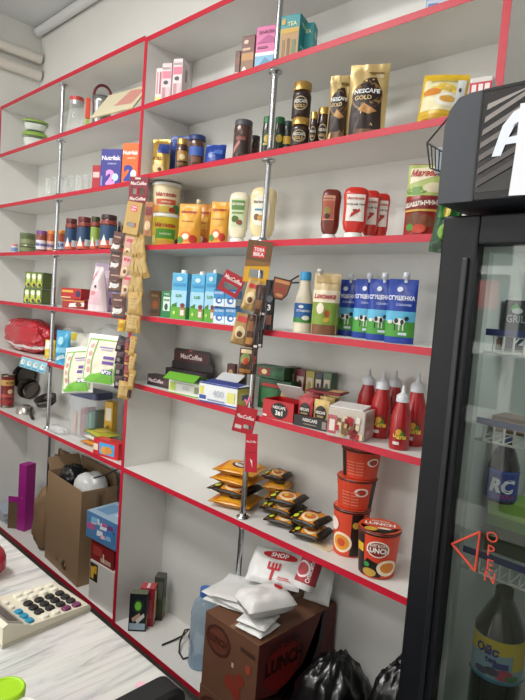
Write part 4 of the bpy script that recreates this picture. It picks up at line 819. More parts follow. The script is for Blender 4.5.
openbox('sachet_box', 'open white and blue sachet box with dark blue lid, beside the lime one', (198.5, 236.5, 384.5, 'R6', .0), .075, '#dfe2e4', '#2f4a9c', [R(.02, .15, .20, .35, '#34509e'), R(.03, .4, .12, .8, '#d9d24a'), T('400', .52, .52, .36, '#b9c2cc', .5), R(.75, .2, .95, .7, '#d9d77a'), R(.25, .12, .7, .2, '#8a96b4')], ('#d9d260', [R(.12, .25, .88, .75, '#e3dc8a'), R(.3, .35, .7, .6, '#6a78a8')]), 8, blue_flap)
for i, (u0, u1, vt, y, c, lb) in enumerate(((226, 234, 364, .11, '#4a1c20', 'dark red packet standing behind the blue sachet box'), (237, 244, 366, .12, '#6a5a4a', 'tan packet standing behind the blue sachet box, near the pole'))):
    carton('small_packet', lb, 'packet', (u0, u1, vt, 'R6', y), .02, c, front=[R(.1, .2, .9, .5, '#2c2022'), D(.5, .7, .3, .15, '#b08a5a')], rot=20)
a = carton('tea_box', 'long dark green tea box behind the red coffee box', 'box', (258, 290, 380, 'R6', .10), .045, '#1d4a2e', front=[R(.1, .2, .6, .7, '#3a7a4a'), D(.8, .5, .1, .25, '#c9b26a'), R(.1, .75, .9, .85, '#b0342c')], rot=6)
carton('tea_box', 'dark green tea box with red patch stacked on the long green box', 'box', (256, 284, 366, 'R6', .10), .045, '#23502f', front=[R(.05, .2, .5, .8, '#8a2a2a'), R(.55, .3, .95, .7, '#2f6a42'), D(.3, .5, .1, .2, '#d9c98a')], rot=6, z=top_of(a) + .0008)
for i, (u0, u1, vt, c, lb) in enumerate(((285, 294, 367, '#5a4a3c', 'brown'), (294.5, 304, 370, '#7a2434', 'crimson'), (304.5, 313, 371, '#a89a3c', 'olive yellow'), (313.5, 321, 373, '#3a3e4a', 'dark slate'), (321.5, 330, 373, '#4f6a4e', 'grey green'))):
    carton('tea_packet_box', lb + ' small tea box in the back row', 'box', (u0, u1, vt, 'R6', .155), .035, c, front=[R(.15, .45, .85, .85, '#cdbfae'), D(.5, .65, .2, .12, c), R(.15, .15, .85, .3, '#b5a48a')], rot=8, group='row of small tea boxes at the back')
def white_flap(t, w, d, h):
    m = MB(); g = C('#dedcd8', .5); Mx = Matrix.Translation((0, d / 2 - .002, h)) @ Matrix.Rotation(-.75, 4, 'X'); m.box(-w * .30, w * .49, -d * .8, 0, .001, .003, g, M=Mx); m.build('open_lid', t)
openbox('coffee_sachet_box', 'red instant coffee box with open white lid', (262.5, 293, 401, 'R6', .004), .075, '#b8141f', '#b8141f', [D(.55, .5, .27, .42, '#17110f'), T('NESCAFE', .55, .66, .15, '#f0ece6', .46, bold=.02), T('3в1', .55, .38, .26, '#f0ece6', .3, bold=.04), R(.03, .1, .16, .2, '#e9d9d4')], ('#a0101a', [R(.1, .1, .9, .5, '#7a0c14')]), 6, white_flap)
t, L, w, d, h = openbox('coffee_sachet_box', 'low black instant coffee tray holding upright sachets', (293.5, 326.5, 417, 'R6', .008), .085, '#1c1718', '#1c1718', [T('NESCAFE', .5, .66, .28, '#e8e4de', .56, bold=.02), R(.3, .25, .7, .34, '#8a7a6a'), R(.86, .15, .98, .8, '#8a8078')], ('#241d1e', [R(.1, .2, .9, .6, '#3a2c2c')]), 6)
rz = L.r; 
def put(x, y, z): return (L.x - math.sin(rz) * d / 2 + x * math.cos(rz) - y * math.sin(rz), L.y + math.cos(rz) * d / 2 + x * math.sin(rz) + y * math.cos(rz), L.z + z)
for i in range(6):
    kind = i % 2; yy = -d / 2 + .012 + .0125 * (i // 2) * 2; xx = -w * .24 if kind == 0 else w * .24
    col, dc = (('#a81c22', [D(.5, .5, .38, .3, '#1c1514'), T('NESCAFE', .5, .56, .10, '#efe8e0', .62), T('CLASSIC', .5, .42, .06, '#d9b878', .5)]) if kind == 0 else (C('#b39a62', .35, .4), [D(.5, .5, .38, .3, '#1f1615'), T('NESCAFE', .5, .56, .10, '#efe8e0', .62), T('GOLD', .5, .42, .07, '#d9b878', .5)]))
    m = pouch_mesh(w * .44, .075 + .006 * (i // 2), .008, col, dc, n=10, seed=i + 60, wob=.002, top=.08, gus=.6)
    m.build('coffee_sachet', None, put(xx, yy, .003), rz, ('%s coffee sachet standing in the black tray, %s row' % (('red', 'gold')[kind], ('front', 'middle', 'back')[i // 2])), 'sachet', 'coffee sachets in the black tray')
m = MB(); m.box(-.05, .05, -.035, .035, 0, .006, C('#7a1c22', .35), .002); decals(m, lambda a, b, o: Vector(((a - .5) * .1, -.035 + b * .07, .006 + o)), .1, .07, [D(.4, .5, .3, .4, '#241818'), R(.6, .2, .95, .8, '#c9a06a')], False)
x_ = put(w * .1, d * .18, .092); m.build('coffee_sachet', None, x_, rz + .15, 'dark red sachet lying flat across the tops of the standing sachets', 'sachet')
t = thing('sachet_bundle', 'clear-wrapped bundle of white and red sachets left of the red bottles', 'bundle', (0, 0, 0)); L = lay(327.5, 364, 410, 'R6', -.004, rot=12); w, h, d = L.w, L.h, .06; t.location = origin(L, d); t.rotation_euler = (0, 0, L.r)
m = MB(); m.box(-w / 2, w / 2, -d / 2, d / 2, 0, h, C('#c9bdb0', .4), .003); its = [R(.0, .1, .25, .75, '#b5303a'), R(.05, .2, .2, .6, '#e8dfd8')]
random.seed(3)
for i in range(34):
    x = .28 + random.random() * .65; y = .1 + random.random() * .6; q = .06 + .05 * random.random(); its.append(G([(x - q * .6, y - q), (x + q * .5, y - q * 1.2), (x + q * .7, y + q), (x - q * .4, y + q * 1.3)], random.choice(['#b52a34', '#e4dcd2', '#7a5a3a', '#d9c9a8', '#8a1c24', '#c9a56a'])))
decals(m, S_front(w, d, h), w, h, its, False, .0006, .0002); decals(m, S_right(w, d, h), d, h, [R(.1, .05, .9, .5, '#a82430'), R(.2, .1, .6, .35, '#d9c9b9'), R(.1, .55, .9, .8, '#7a4a34')], False, .0006); m.build('sachets', t)
m = MB(); m.box(-w * .515, w * .515, -d * .53, d * .53, .0004, h * 1.03, CLEAR('finish_wrap', '#ffffff', .07, .06)); m.build('clear_wrap', t)
m = MB(); wp_ = C('#dfdcd8', .3); Mx = Matrix.Translation((0, d * .1, h * 1.04)) @ Matrix.Rotation(.1, 4, 'X'); m.box(-w * .5, w * .4, -d * .5, d * .45, 0, .004, wp_, .001, M=Mx); m.build('paper_top', t)
def chili(la, u0, u1, vt, y):
    def f(Rr, h):
        b = C('#a3161c', .3, coat=.3)
        s = [(0, Rr * .94, Rr * .94, 2, b), (h * .03, Rr, Rr, 2, b), (h * .42, Rr, Rr, 2, b), (h * .55, Rr * .93, Rr * .93, 2, b), (h * .70, Rr * .62, Rr * .62, 2, b), (h * .74, Rr * .58, Rr * .58, 2, b)]
        return s, b, b, [(h * .08, h * .42, 2.4, [G([(.3, .55), (.5, .9), (.75, .7), (.7, .3), (.4, .25)], '#7a2a1a'), D(.45, .6, .12, .14, '#d9a83a'), D(.6, .5, .08, .14, '#4f7a2a'), T('Чили', .5, .4, .22, '#e8c84a', .5, bold=.03), R(.25, .02, .5, .16, '#d9d2cc')])]
    def g(Rr, h):
        c = C('#cdd0d6', .35); q = Rr * .66; r2 = Rr * .12
        return [(h * .742, q, q, 2, c), (h * .84, q * .96, q * .96, 2, c), (h * .86, q * .7, q * .7, 2, c), (h * .89, r2 * 1.8, r2 * 1.8, 2, c), (h * .99, r2, r2, 2, c), (h, r2 * .5, r2 * .5, 2, c)], c, c, []
    return vessel('chili_sauce_bottle', la, 'bottle', (u0, u1, vt, 'R6', y), [('bottle_body', f), ('nozzle_cap', g)], group='red chili sauce squeeze bottles')
chili('red sauce squeeze bottle at the back left of the five', 357.5, 377, 369, .15); chili('red sauce squeeze bottle standing front left of the five', 371, 391.5, 372, .098)
chili('red sauce squeeze bottle at the back, partly hidden in the middle', 384.5, 403, 370, .16); chili('shorter red sauce squeeze bottle nearest the shelf edge', 391, 411.5, 385.5, .035); chili('red sauce squeeze bottle nearest the fridge', 404.5, 427, 373.5, .105)
# ---------------------------------------------------------------- right bay, sixth cell: noodles
z7 = ztop('R7')
NP = lambda s: [R(0, 0, 1, 1, '#241a14'), G([(.08, .02), (.9, .02), (.94, .5), (.88, .98), (.2, .98), (.06, .5)], '#d98a1f'), G([(.07, .02), (.34, .02), (.26, .98), (.1, .98)], '#20180f'), D(.58, .30, .24, .27, '#e9d8ae'), D(.58, .30, .17, .19, '#cf6f24'), D(.53, .33, .07, .08, '#eccb3f'), D(.2, .16, .075, .10, '#cdd83c'), D(.2, .42, .06, .09, '#cdd83c'), R(.32, .66, .64, .90, '#3a1a3c'), T('ЛАПША', .48, .78, .14, '#e9dcd0', .3), G([(.82, .02), (.95, .05), (.95, .95), (.87, .95)], '#2a1c10')]
NY = lambda s: [G([(.07, .02), (.93, .02), (.93, .98), (.07, .98)], '#e8a126'), D(.55, .42, .2, .26, '#3a1a3c'), D(.55, .42, .15, .19, '#e9dccc'), T('Big', .55, .42, .16, '#7a2a4a', .25), G([(.08, .05), (.22, .05), (.16, .6), (.08, .7)], '#d0701a'), D(.84, .5, .07, .3, '#f0c060')]
def noodles(n, base, rot, kind, la, grp, seed, h=.028, Lx=.165, Wy=.11, dx=0):
    z = z7 + .003
    for i in range(n):
        k = kind[i]; m = pillow(Lx, Wy, h, '#e09a22' if k == 'y' else '#241a14', (NY if k == 'y' else NP)(i), seed + i, .28, sag=.0025, side='#c9821f' if k == 'y' else '#3a2a1a')
        m.build('noodle_packet', None, (base[0] + dx * i + .006 * math.sin(seed + i * 2.1), base[1] + .005 * math.cos(seed * 2 + i), z), rot + .09 * math.sin(seed + 1.7 * i), la[i], 'noodle packet', grp); z += h + .0030
noodles(4, (1.824, .088), .30, 'ykyy', ('orange noodle packet at the bottom of the tall left stack', 'dark noodle packet second from bottom in the tall left stack', 'orange noodle packet third up in the tall left stack', 'orange noodle packet on top of the tall left stack'), 'tall left noodle stack', 71, .030, .140, .12)
noodles(4, (1.950, .140), .42, 'kyyk', ('dark noodle packet at the bottom of the stack behind the pole', 'orange noodle packet second up in the stack behind the pole', 'orange noodle packet third up in the stack behind the pole', 'dark noodle packet on top of the stack behind the pole'), 'noodle stack behind the pole', 81, .030, .080, .072)
noodles(3, (2.032, .088), .30, 'kkk', ('black noodle packet at the bottom of the middle stack of three', 'black noodle packet in the middle of the stack of three', 'black noodle packet on top of the middle stack of three'), 'middle stack of three noodle packets', 91, .029, .105, .09)
noodles(2, (2.138, .078), .22, 'kk', ('black noodle packet, lower of the pair by the noodle cups', 'black noodle packet, upper of the pair by the noodle cups'), 'pair of noodle packets by the cups', 97, .030, .098, .09)
m = MB(); p = at_z(323, 546, z7); m.box(-.033, .033, -.022, .022, 0, .0012, C('#d9cba8', .7), .0004); m.build('paper_scrap', None, (p.x, p.y, z7 + .0006), -.05, 'beige cardboard scrap lying on the white shelf by the cups', 'scrap')
CUPF = lambda: [R(0, 0, 1, 1, '#d8452a'), R(.0, .0, .22, 1, '#1d1614'), R(.0, .55, .2, .75, '#e0b82a'), D(.5, .70, .22, .20, '#f0e6da'), D(.5, .70, .19, .17, '#8a2a1a'), T('БИГБОН', .5, .80, .08, '#f3ebe0', .3), T('LUNCH', .5, .68, .13, '#f7f2ea', .42, bold=.04), G([(.22, .02), (.6, .02), (.55, .35), (.3, .45), (.22, .3)], '#1d1614'), D(.72, .26, .22, .2, '#efe3c6'), D(.72, .27, .15, .13, '#d9812a'), D(.36, .12, .14, .1, '#c9a24a'), D(.3, .30, .06, .06, '#3f9a4a')]
CUPL = lambda: [R(.0, 0, 1, 1, '#d4492c'), R(.52, .0, .78, 1, '#1d1614'), D(.62, .75, .08, .08, '#c9a23a'), D(.3, .3, .26, .24, '#efdfc0'), D(.3, .3, .2, .18, '#e0952f'), D(.3, .3, .1, .1, '#c9502a'), D(.08, .7, .14, .16, '#f0e0d4'), R(.8, .1, 1, .9, '#c9402a')]
CUPB = lambda s: [R(0, 0, 1, 1, '#cc4228'), R(0 if s else .84, 0, .16 if s else 1, 1, '#221a18'), D(.62 if not s else .78, .66, .15, .16, '#f0e2d8'), D(.62 if not s else .78, .66, .10, .11, '#a83a28')] + [R(.22 + .19 * (i % 2), .14 + .12 * (i // 2), .38 + .19 * (i % 2), .18 + .12 * (i // 2), '#dd8068') for i in range(10)]
def cup(la, u0, u1, vt, y, dec, z=None, flip=False, rot='cam', topdec=None):
    def f(Rr, h):
        b = C('#cc4228', .35); wl_ = C('#e4ded6', .4)
        s = [(0, Rr * .80, Rr * .80, 2, b), (h * .02, Rr * .82, Rr * .82, 2, b), (h * .93, Rr * .965, Rr * .965, 2, C('#1d1816', .3)), (h * .94, Rr, Rr, 2, C('#1d1816', .3)), (h * .97, Rr, Rr, 2, b), (h * .975, Rr * .97, Rr * .97, 2, b)]
        return s, b, b, [(h * .03, h * .92, 2.5, dec)]
    def g(Rr, h):
        c = C('#d9512f', .3); q = Rr * .985; return [(h * .976, q, q, 2, C('#1d1816', .3)), (h, q * .98, q * .98, 2, c)], c, c, []
    t = vessel('noodle_cup', la, 'cup', (u0, u1, vt, 'R7', y), [('cup_body', f), ('cup_lid', g)], z=z, rot=rot)
    if topdec:
        o = [c for c in t.children if c.name.startswith('cup_lid')][0]; zz = max(v.co.z for v in o.data.vertices); Rr = max(v.co.x for v in o.data.vertices)
        m = MB(); S = lambda a, b, off: Vector(((a - .5) * 2 * Rr, (b - .5) * 2 * Rr, zz + off + .0002)); decals(m, S, 2 * Rr, 2 * Rr, topdec, False, .0004); m.build('lid_print', o)
    return t
TD = [G([(.05, .5), (.15, .2), (.4, .04), (.5, .3), (.9, .35), (.97, .5), (.85, .25), (.6, .03), (.25, .1), (.08, .35)], '#1d1614'), D(.3, .25, .15, .12, '#d9b04a'), D(.72, .3, .14, .1, '#2a2019'), T('БИГБОН', .5, .76, .09, '#f3ebe0', .4), T('LUNCH', .5, .58, .17, '#f7f2ea', .7, bold=.04), D(.6, .33, .16, .06, '#e8d8c0')]
a = cup('noodle cup at the bottom of the three-cup stack, noodle bowl picture', 331.5, 369.5, 505, .095, CUPL(), rot='cam')
b_ = cup('red noodle cup in the middle of the stack, small round logo', 335.5, 376.5, 475.5, .10, CUPB(0), z=top_of(a) + .001)
cup('red noodle cup on top of the stack, dark stripe at left', 340.5, 381.5, 447, .105, CUPB(1), z=top_of(b_) + .001)
cup('noodle cup standing alone in front of the stack, lid lettering visible', 356, 400, 526, .055, CUPF(), topdec=TD)
# ---------------------------------------------------------------- left bay, bottom cell
zb = ztop('L8') + .0008
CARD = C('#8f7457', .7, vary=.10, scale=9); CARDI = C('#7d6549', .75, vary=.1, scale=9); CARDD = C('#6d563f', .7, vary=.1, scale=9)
t = thing('cardboard_box', 'large open cardboard box with black and white bags inside', 'box', (.826, .100, zb), math.radians(-3)); w, d, h = .345, .165, .412; th = .004
m = MB()
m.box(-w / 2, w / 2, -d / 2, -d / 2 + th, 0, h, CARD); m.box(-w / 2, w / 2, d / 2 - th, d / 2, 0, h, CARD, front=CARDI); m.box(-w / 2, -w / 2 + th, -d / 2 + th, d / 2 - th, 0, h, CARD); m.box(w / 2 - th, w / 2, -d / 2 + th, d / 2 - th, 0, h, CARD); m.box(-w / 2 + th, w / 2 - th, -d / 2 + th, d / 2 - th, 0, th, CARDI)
decals(m, S_front(w, d, h), w, h, [G([(.52, .10), (.60, .17), (.68, .11), (.66, .06), (.58, .05)], '#4a3626'), G([(.36, .1), (.4, .13), (.42, .08)], '#5a4430'), G([(.62, .14), (.66, .13), (.64, .09)], '#c9a574')], False, .0004)
decals(m, S_right(w, d, h), d, h, [G([(.42, .96), (.66, .98), (.6, .78), (.5, .72), (.4, .8)], '#7b6046'), R(.48, .74, .56, .93, '#5e4734')], False, .0004)
m.build('box_walls', t)
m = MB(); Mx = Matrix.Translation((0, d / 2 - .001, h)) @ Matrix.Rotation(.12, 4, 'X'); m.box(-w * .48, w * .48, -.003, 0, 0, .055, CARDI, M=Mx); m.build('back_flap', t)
m = MB(); Mx = Matrix.Translation((-w / 2 + .001, 0, h)) @ Matrix.Rotation(-.5, 4, 'Y'); m.box(0, .003, -d * .46, d * .46, 0, .06, CARD, M=Mx); m.build('side_flap', t)
GB = C('#101114', .28, coat=.2)
m = blob(.125, .115, .14, GB, 3, .18, 5, 40); m.build('black_bag', None, (.755, .098, zb + h - .10), 0, 'crumpled black plastic bag inside the big cardboard box', 'bag')
m = blob(.14, .125, .13, C('#d3d4d3', .3), 7, .10, 4, 40); m.build('white_bag', None, (.912, .097, zb + h - .085), 0, 'stuffed white plastic bag inside the big cardboard box', 'bag')
m = blob(.115, .10, .29, C('#846a4d', .7, vary=.12, scale=20), 21, .16, 4, 44, 2.8); m.build('paper_bag', None, (.566, .070, zb), .2, 'crumpled brown paper bag left of the big cardboard box', 'bag')
t = thing('flattened_carton', 'folded brown carton with torn flaps behind the crumpled paper bag', 'carton', (.50, .160, zb + .010), .0)
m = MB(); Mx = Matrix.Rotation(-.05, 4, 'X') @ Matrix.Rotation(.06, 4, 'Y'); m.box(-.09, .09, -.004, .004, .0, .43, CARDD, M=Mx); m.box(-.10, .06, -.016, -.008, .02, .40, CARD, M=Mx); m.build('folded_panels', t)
m = MB(); Mx = Matrix.Translation((.05, -.012, .40)) @ Matrix.Rotation(.5, 4, 'Y') @ Matrix.Rotation(.3, 4, 'X'); m.box(-.03, .05, -.002, .002, 0, .07, CARD, M=Mx); m.build('torn_flap', t)
# magenta box
MG_ = C('#a31f86', .45)
p = at_z(19, 531, zb); t = thing('magenta_box', 'tall narrow magenta box standing open beside the brown paper', 'box', (p.x - .01, p.y + .035, zb), math.radians(20))
m = MB(); m.box(-.026, .026, -.03, .03, 0, .345, MG_, .001, left=CARDD); decals(m, S_front(.052, .06, .345), .052, .345, [D(.5, .5, .07, .02, '#c96ab4'), R(.1, .2, .5, .22, '#8a1a70')], False, .0004); m.build('box_body', t)
m = MB(); Mx = Matrix.Translation((-.028, -.02, .0)) @ Matrix.Rotation(.35, 4, 'Z'); m.box(-.055, 0, -.002, .002, .0, .16, CARDD, M=Mx); m.box(-.055, 0, -.004, -.0022, .14, .17, MG_, M=Mx); m.build('open_flap', t)
p = at_z(9, 518, zb); zz = zb
for i, c in enumerate(('#b9bcc2', '#8f9fb5', '#c9c4bd', '#aab4c4')):
    m = MB(); m.box(-.085, .085, -.06, .06, 0, .014, C(c, .5), .002); decals(m, S_front(.17, .12, .014), .17, .014, [R(.5, .3, .9, .7, '#d9d9dc')], False, .0003)
    m.build('magazine', None, (p.x - .01 + .004 * (i % 2), .085, zz), .08 - .05 * i, ('grey-white magazine at the bottom of the pile', 'bluish magazine second from bottom in the pile', 'beige-white magazine third up in the pile', 'pale blue magazine on top of the pile')[i] + ' at the left edge', 'magazine', 'magazine pile at the left edge'); zz += .0146
vessel('red_bottle', 'slim red bottle cut by the left edge of the photo', 'bottle', (-13, 3, 466, 'L8', .06), jar('#b81a34', '#c93048', [R(.1, .3, .9, .6, '#d04a60')], lh=.12, neck=.6, sh=.75, lr=.6), z=zz + .0004)
m = MB(); a_, b_ = at_y(94, 478, .05), at_y(120, 468, .05); m.tube([a_, (a_ + b_) / 2 - Vector((0, 0, .006)), b_], .0035, C('#16161a', .5), 6)
m.build('black_strap', None, None, 0, 'short black strap hanging over the corner of the big cardboard box', 'strap')
a = carton('white_box', 'white box with yellow-black sticker at the bottom of the stack by the divider', 'box', (91, 111, 566, 'L8', .012), .15, '#cfccc6', front=[R(.02, .5, .34, .95, '#2a241c'), R(.05, .55, .18, .85, '#d9b03a'), R(.18, .7, .3, .9, '#c99a2a')], rot=4, w=.165)
b_ = carton('gift_box', 'dark red box in the middle of the stack by the divider', 'box', (92, 112, 543, 'L8', .016), .14, '#7d1c20', front=[R(.1, .3, .5, .7, '#9c3a34'), R(.45, .1, .9, .3, '#b8a08a'), R(.55, .12, .6, .5, '#d9c9b0')], rot=5, z=top_of(a) + .0008, w=.15)
random.seed(5); gi = [G([(x - q, y - q), (x + q, y - q * .6), (x + q * .7, y + q), (x - q * .8, y + q * .9)], random.choice(['#3f78b4', '#b4568a', '#d9dde6', '#2a3a7a', '#7fb4d4', '#6a3a7a', '#e0b0c4'])) for x, y, q in [(random.uniform(.15, .85), random.uniform(.2, .8), random.uniform(.08, .14)) for _ in range(14)]]
carton('toy_box', 'colourful blue and purple toy box on top of the stack by the divider', 'box', (86, 116, 517, 'L8', .006), .15, '#4a7aa8', front=gi, top='#9fb8cc', topd=[R(.1, .2, .5, .8, '#6f98bc'), R(.6, .3, .9, .7, '#c9d4e0')], rot=5, z=top_of(b_) + .0008, w=.20)
# ---------------------------------------------------------------- right bay, bottom cell
zb = ztop('R8') + .0008
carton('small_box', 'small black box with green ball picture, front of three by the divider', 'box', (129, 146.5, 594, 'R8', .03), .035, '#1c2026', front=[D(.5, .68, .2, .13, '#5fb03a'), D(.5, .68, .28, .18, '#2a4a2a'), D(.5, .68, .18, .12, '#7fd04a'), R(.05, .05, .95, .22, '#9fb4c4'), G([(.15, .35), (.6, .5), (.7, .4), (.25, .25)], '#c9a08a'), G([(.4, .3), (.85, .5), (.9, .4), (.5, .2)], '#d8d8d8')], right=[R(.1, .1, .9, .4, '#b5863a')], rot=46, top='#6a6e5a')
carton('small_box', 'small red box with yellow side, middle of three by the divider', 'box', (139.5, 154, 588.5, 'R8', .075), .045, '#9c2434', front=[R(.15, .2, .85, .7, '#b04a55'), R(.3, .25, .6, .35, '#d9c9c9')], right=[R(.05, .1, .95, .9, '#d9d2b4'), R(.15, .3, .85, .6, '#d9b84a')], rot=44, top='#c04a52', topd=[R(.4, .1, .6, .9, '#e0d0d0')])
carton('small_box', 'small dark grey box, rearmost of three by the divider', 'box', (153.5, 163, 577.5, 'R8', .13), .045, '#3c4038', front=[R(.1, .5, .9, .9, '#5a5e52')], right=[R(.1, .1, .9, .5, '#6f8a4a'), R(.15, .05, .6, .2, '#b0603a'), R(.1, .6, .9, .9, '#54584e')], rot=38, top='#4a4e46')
m = MB(); z = zb + .004
P = lambda u, v, dz=0: at_z(u, v, z + dz) + Vector((0, 0, 0))
m.tube([P(162, 645), P(174, 640), P(184, 635, .004), P(189, 629, .02), P(185, 630, .03), P(180, 642, .012), P(179, 652, .003), P(183, 659), P(189, 657), P(192, 648, .004), P(189, 636, .012), P(191, 628, .015)], .0032, C('#121214', .5), 8)
m.build('power_cable', None, (0, 0, 0), 0, 'loose black cable lying on the bottom shelf beside the water bottle', 'cable')
WB = CLEAR('finish_water_bottle', '#b4c8d8', .26, .1, '#e2edf4')
def wb(Rr, h):
    s = [(0, Rr * .9, Rr * .9, 2.3, WB)]
    for i in range(9): s += [(h * (.04 + .08 * i), Rr, Rr, 2.3, WB), (h * (.08 + .08 * i), Rr * .95, Rr * .95, 2.3, WB)]
    return s + [(h * .82, Rr * .8, Rr * .8, 2, WB), (h * .9, Rr * .35, Rr * .35, 2, WB)], WB, None, []
def wc(Rr, h):
    c = C('#3f74c0', .4); q = Rr * .42; return [(h * .902, q, q, 2, c), (h, q, q, 2, c)], c, c, []
vessel('water_bottle', 'large clear bluish water bottle with blue cap behind the carton', 'bottle', (190, 217, 588, 'R8', .095), [('bottle_body', wb), ('bottle_cap', wc)])
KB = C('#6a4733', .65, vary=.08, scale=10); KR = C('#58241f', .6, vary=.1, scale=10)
LP = lambda k: [D(.28, .72, .24, .2, '#4a2a22'), D(.28, .72, .19, .16, '#6a3a2c'), T('LUNCH', .28, .72, .10, '#3a1f1a', .34, bold=.03), D(.55, .3, .1, .1, '#8a3428'), D(.66, .24, .08, .1, '#8a3428'), D(.72, .42, .08, .08, '#8a3428'), D(.85, .62, .05, .06, '#a04a38'), R(.56, .52, .6, .58, '#c9b9a0'), R(.7, .8, .95, .85, '#4a2e22')]
LR = lambda k: [G([(.0, .0), (.5, .0), (.75, .25), (.85, .6), (.86, 1), (.80, 1), (.78, .62), (.68, .3), (.42, .08), (0, .08)], '#2a1512'), D(.3, .56, .22, .30, '#7a1f1e'), T('БИГБОН', .3, .86, .13, '#2a1512', .34, bold=.03), T('LUNCH', .32, .62, .20, '#2a1512', .46, bold=.05), G([(.02, .3), (.3, .16), (.5, .3), (.4, .22), (.3, .1), (.1, .18)], '#2a1512')]
bx0, bx1, by0, by1 = 1.968, 2.174, -.140, .186; w, d = bx1 - bx0, by1 - by0
zs = zb
for k, (hh, la) in enumerate(((.180, 'brown noodle carton underneath, mostly below the photo edge'), (.2105, 'brown noodle carton stacked on top, carrying the white bags'))):
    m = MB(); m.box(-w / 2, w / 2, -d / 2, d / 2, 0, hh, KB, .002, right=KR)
    decals(m, S_front(w, d, hh), w, hh, LP(k), False, .0004); decals(m, S_right(w, d, hh), d, hh, LR(k), False, .0004)
    decals(m, S_top(w, d, hh), w, d, [R(.46, .0, .54, 1, '#8a6c50')], False, .0003)
    m.build('noodle_carton', None, ((bx0 + bx1) / 2 - .004 * (1 - k), (by0 + by1) / 2, zs), 0, la, 'carton', 'stack of two brown noodle cartons'); zs += hh + .0008
zt = zs
# bundles of white carrier bags lying on the carton
WB_ = C('#dfe0de', .35); RD = '#c02a34'
def slab(name, la, pts, th, items=(), seed=0, grp='white carrier bag bundles', z=zt, eul=None, n=16, yaw=0., amp=.006, round_=.35):
    """soft folded pad: rounded rectangle cushion, pts = (cx, cy, lx, ly)"""
    cx, cy, lx, ly = pts; m = MB(); 
    def pr(a): return max(0., 1 - abs(2 * a - 1) ** 5)
    def S(a, b, o):
        q = (pr(a) * pr(b)) ** round_; e = noise.noise(Vector((a * 4 + seed * 3.1, b * 4, seed))) * amp + amp * .6 * noise.noise(Vector((a * 9 + seed, b * 3, 4.)))
        return Vector(((a - .5) * lx * (1 + .05 * noise.noise(Vector((b * 3, seed * 2., 1.)))), (b - .5) * ly * (1 + .05 * noise.noise(Vector((a * 3, seed * 2., 7.)))), th / 2 + q * (th / 2 + e * .8) + o))
    def Sb(a, b, o):
        q = (pr(a) * pr(b)) ** round_; return Vector((S(a, b, 0).x, S(a, b, 0).y, th / 2 - q * th / 2))
    for F, fl in ((S, 0), (Sb, 1)):
        vs = [F(i / n, j / n, 0) for j in range(n + 1) for i in range(n + 1)]; fs = []
        for j in range(n):
            for i in range(n):
                q = (j * (n + 1) + i, j * (n + 1) + i + 1, (j + 1) * (n + 1) + i + 1, (j + 1) * (n + 1) + i); fs.append(tuple(reversed(q)) if fl else q)
        m.add(vs, fs, WB_, True)
    decals(m, S, lx, ly, items, True, .0012, .0004)
    return m.build(name, None, (cx, cy, z), yaw, la, 'bags', grp, eul=eul)
FORK = [R(.45, .08, .50, .36, RD), R(.36, .34, .59, .40, RD), R(.36, .38, .395, .54, RD), R(.43, .38, .465, .54, RD), R(.49, .38, .525, .54, RD), R(.555, .38, .59, .54, RD)]
for i_, (cx_, cy_, yw, la_) in enumerate(((1.985, -.02, .30, 'folded white carrier bag at the bottom of the left pile on the carton'), (1.978, -.025, .12, 'folded white carrier bag second up in the left pile on the carton'), (1.992, -.02, .42, 'folded white carrier bag on top of the left pile on the carton'))):
    slab('carrier_bag_bundle', la_, (cx_, cy_, .175 - .01 * i_, .145), .0105, [], 1 + 3 * i_, yaw=yw, z=zt + .0125 * i_, amp=.0022, round_=.2)
for i_, (cx_, cy_, yw, la_) in enumerate(((2.118, -.088, .10, 'folded white carrier bag lying lowest under the thick roll'), (2.116, -.086, .25, 'folded white carrier bag directly beneath the thick roll'))):
    slab('carrier_bag_bundle', la_, (cx_, cy_, .085, .088), .016, [], 2 + 5 * i_, yaw=yw, z=zt + .0178 * i_, amp=.0022, round_=.2)
slab('carrier_bag_bundle', 'white carrier bags with red fork print propped up at the back', (2.028, .080, .165, .115), .03, [D(.52, .76, .32, .12, RD), T('SHOP', .52, .76, .14, '#f4eeee', .5, bold=.03)] + FORK + [R(.6, .16, .8, .19, '#d9707a'), R(.6, .11, .85, .13, '#d9707a')], 3, z=zt + .072, eul=(.62, 0, .42))
slab('carrier_bag_bundle', 'thick rolled-up bundle of white carrier bags at the front', (2.118, -.066, .10, .14), .055, [D(.4, .8, .14, .08, RD), R(.1, .86, .7, .88, '#e4b0b4')], 4, z=zt + .043, yaw=-.35, round_=.5, amp=.008)
m = MB(); ml = [(0, .026, .026, 2.2, WB_), (.008, .030, .030, 2.2, WB_), (.095, .030, .030, 2.2, WB_), (.104, .025, .025, 2.2, WB_)]; m.loft(ml, 28, WB_, WB_)
S = S_loft(ml, .008, .095, 3.6); decals(m, S, .11, .087, [R(.05, .1, .95, .9, '#a8303a'), D(.4, .5, .2, .26, '#e4d8d8'), D(.4, .5, .15, .2, '#b03540'), T('Спасибо', .6, .5, .14, '#f0e6e6', .7, bold=.03, ang=1.57), R(.1, .2, .25, .8, '#d9b9bc')], True, .001)
m.build('carrier_bag_roll', None, (2.150, .050, zt + .074), 0, 'tight roll of white bags covered in red print', 'bags', eul=(-.5, .1, .3))
slab('carrier_bag_bundle', 'plain white carrier bag bundle standing at the back right of the carton', (2.137, .148, .080, .10), .020, [], 6, eul=(1.30, 0, .25), z=zt + .0525, amp=.002)
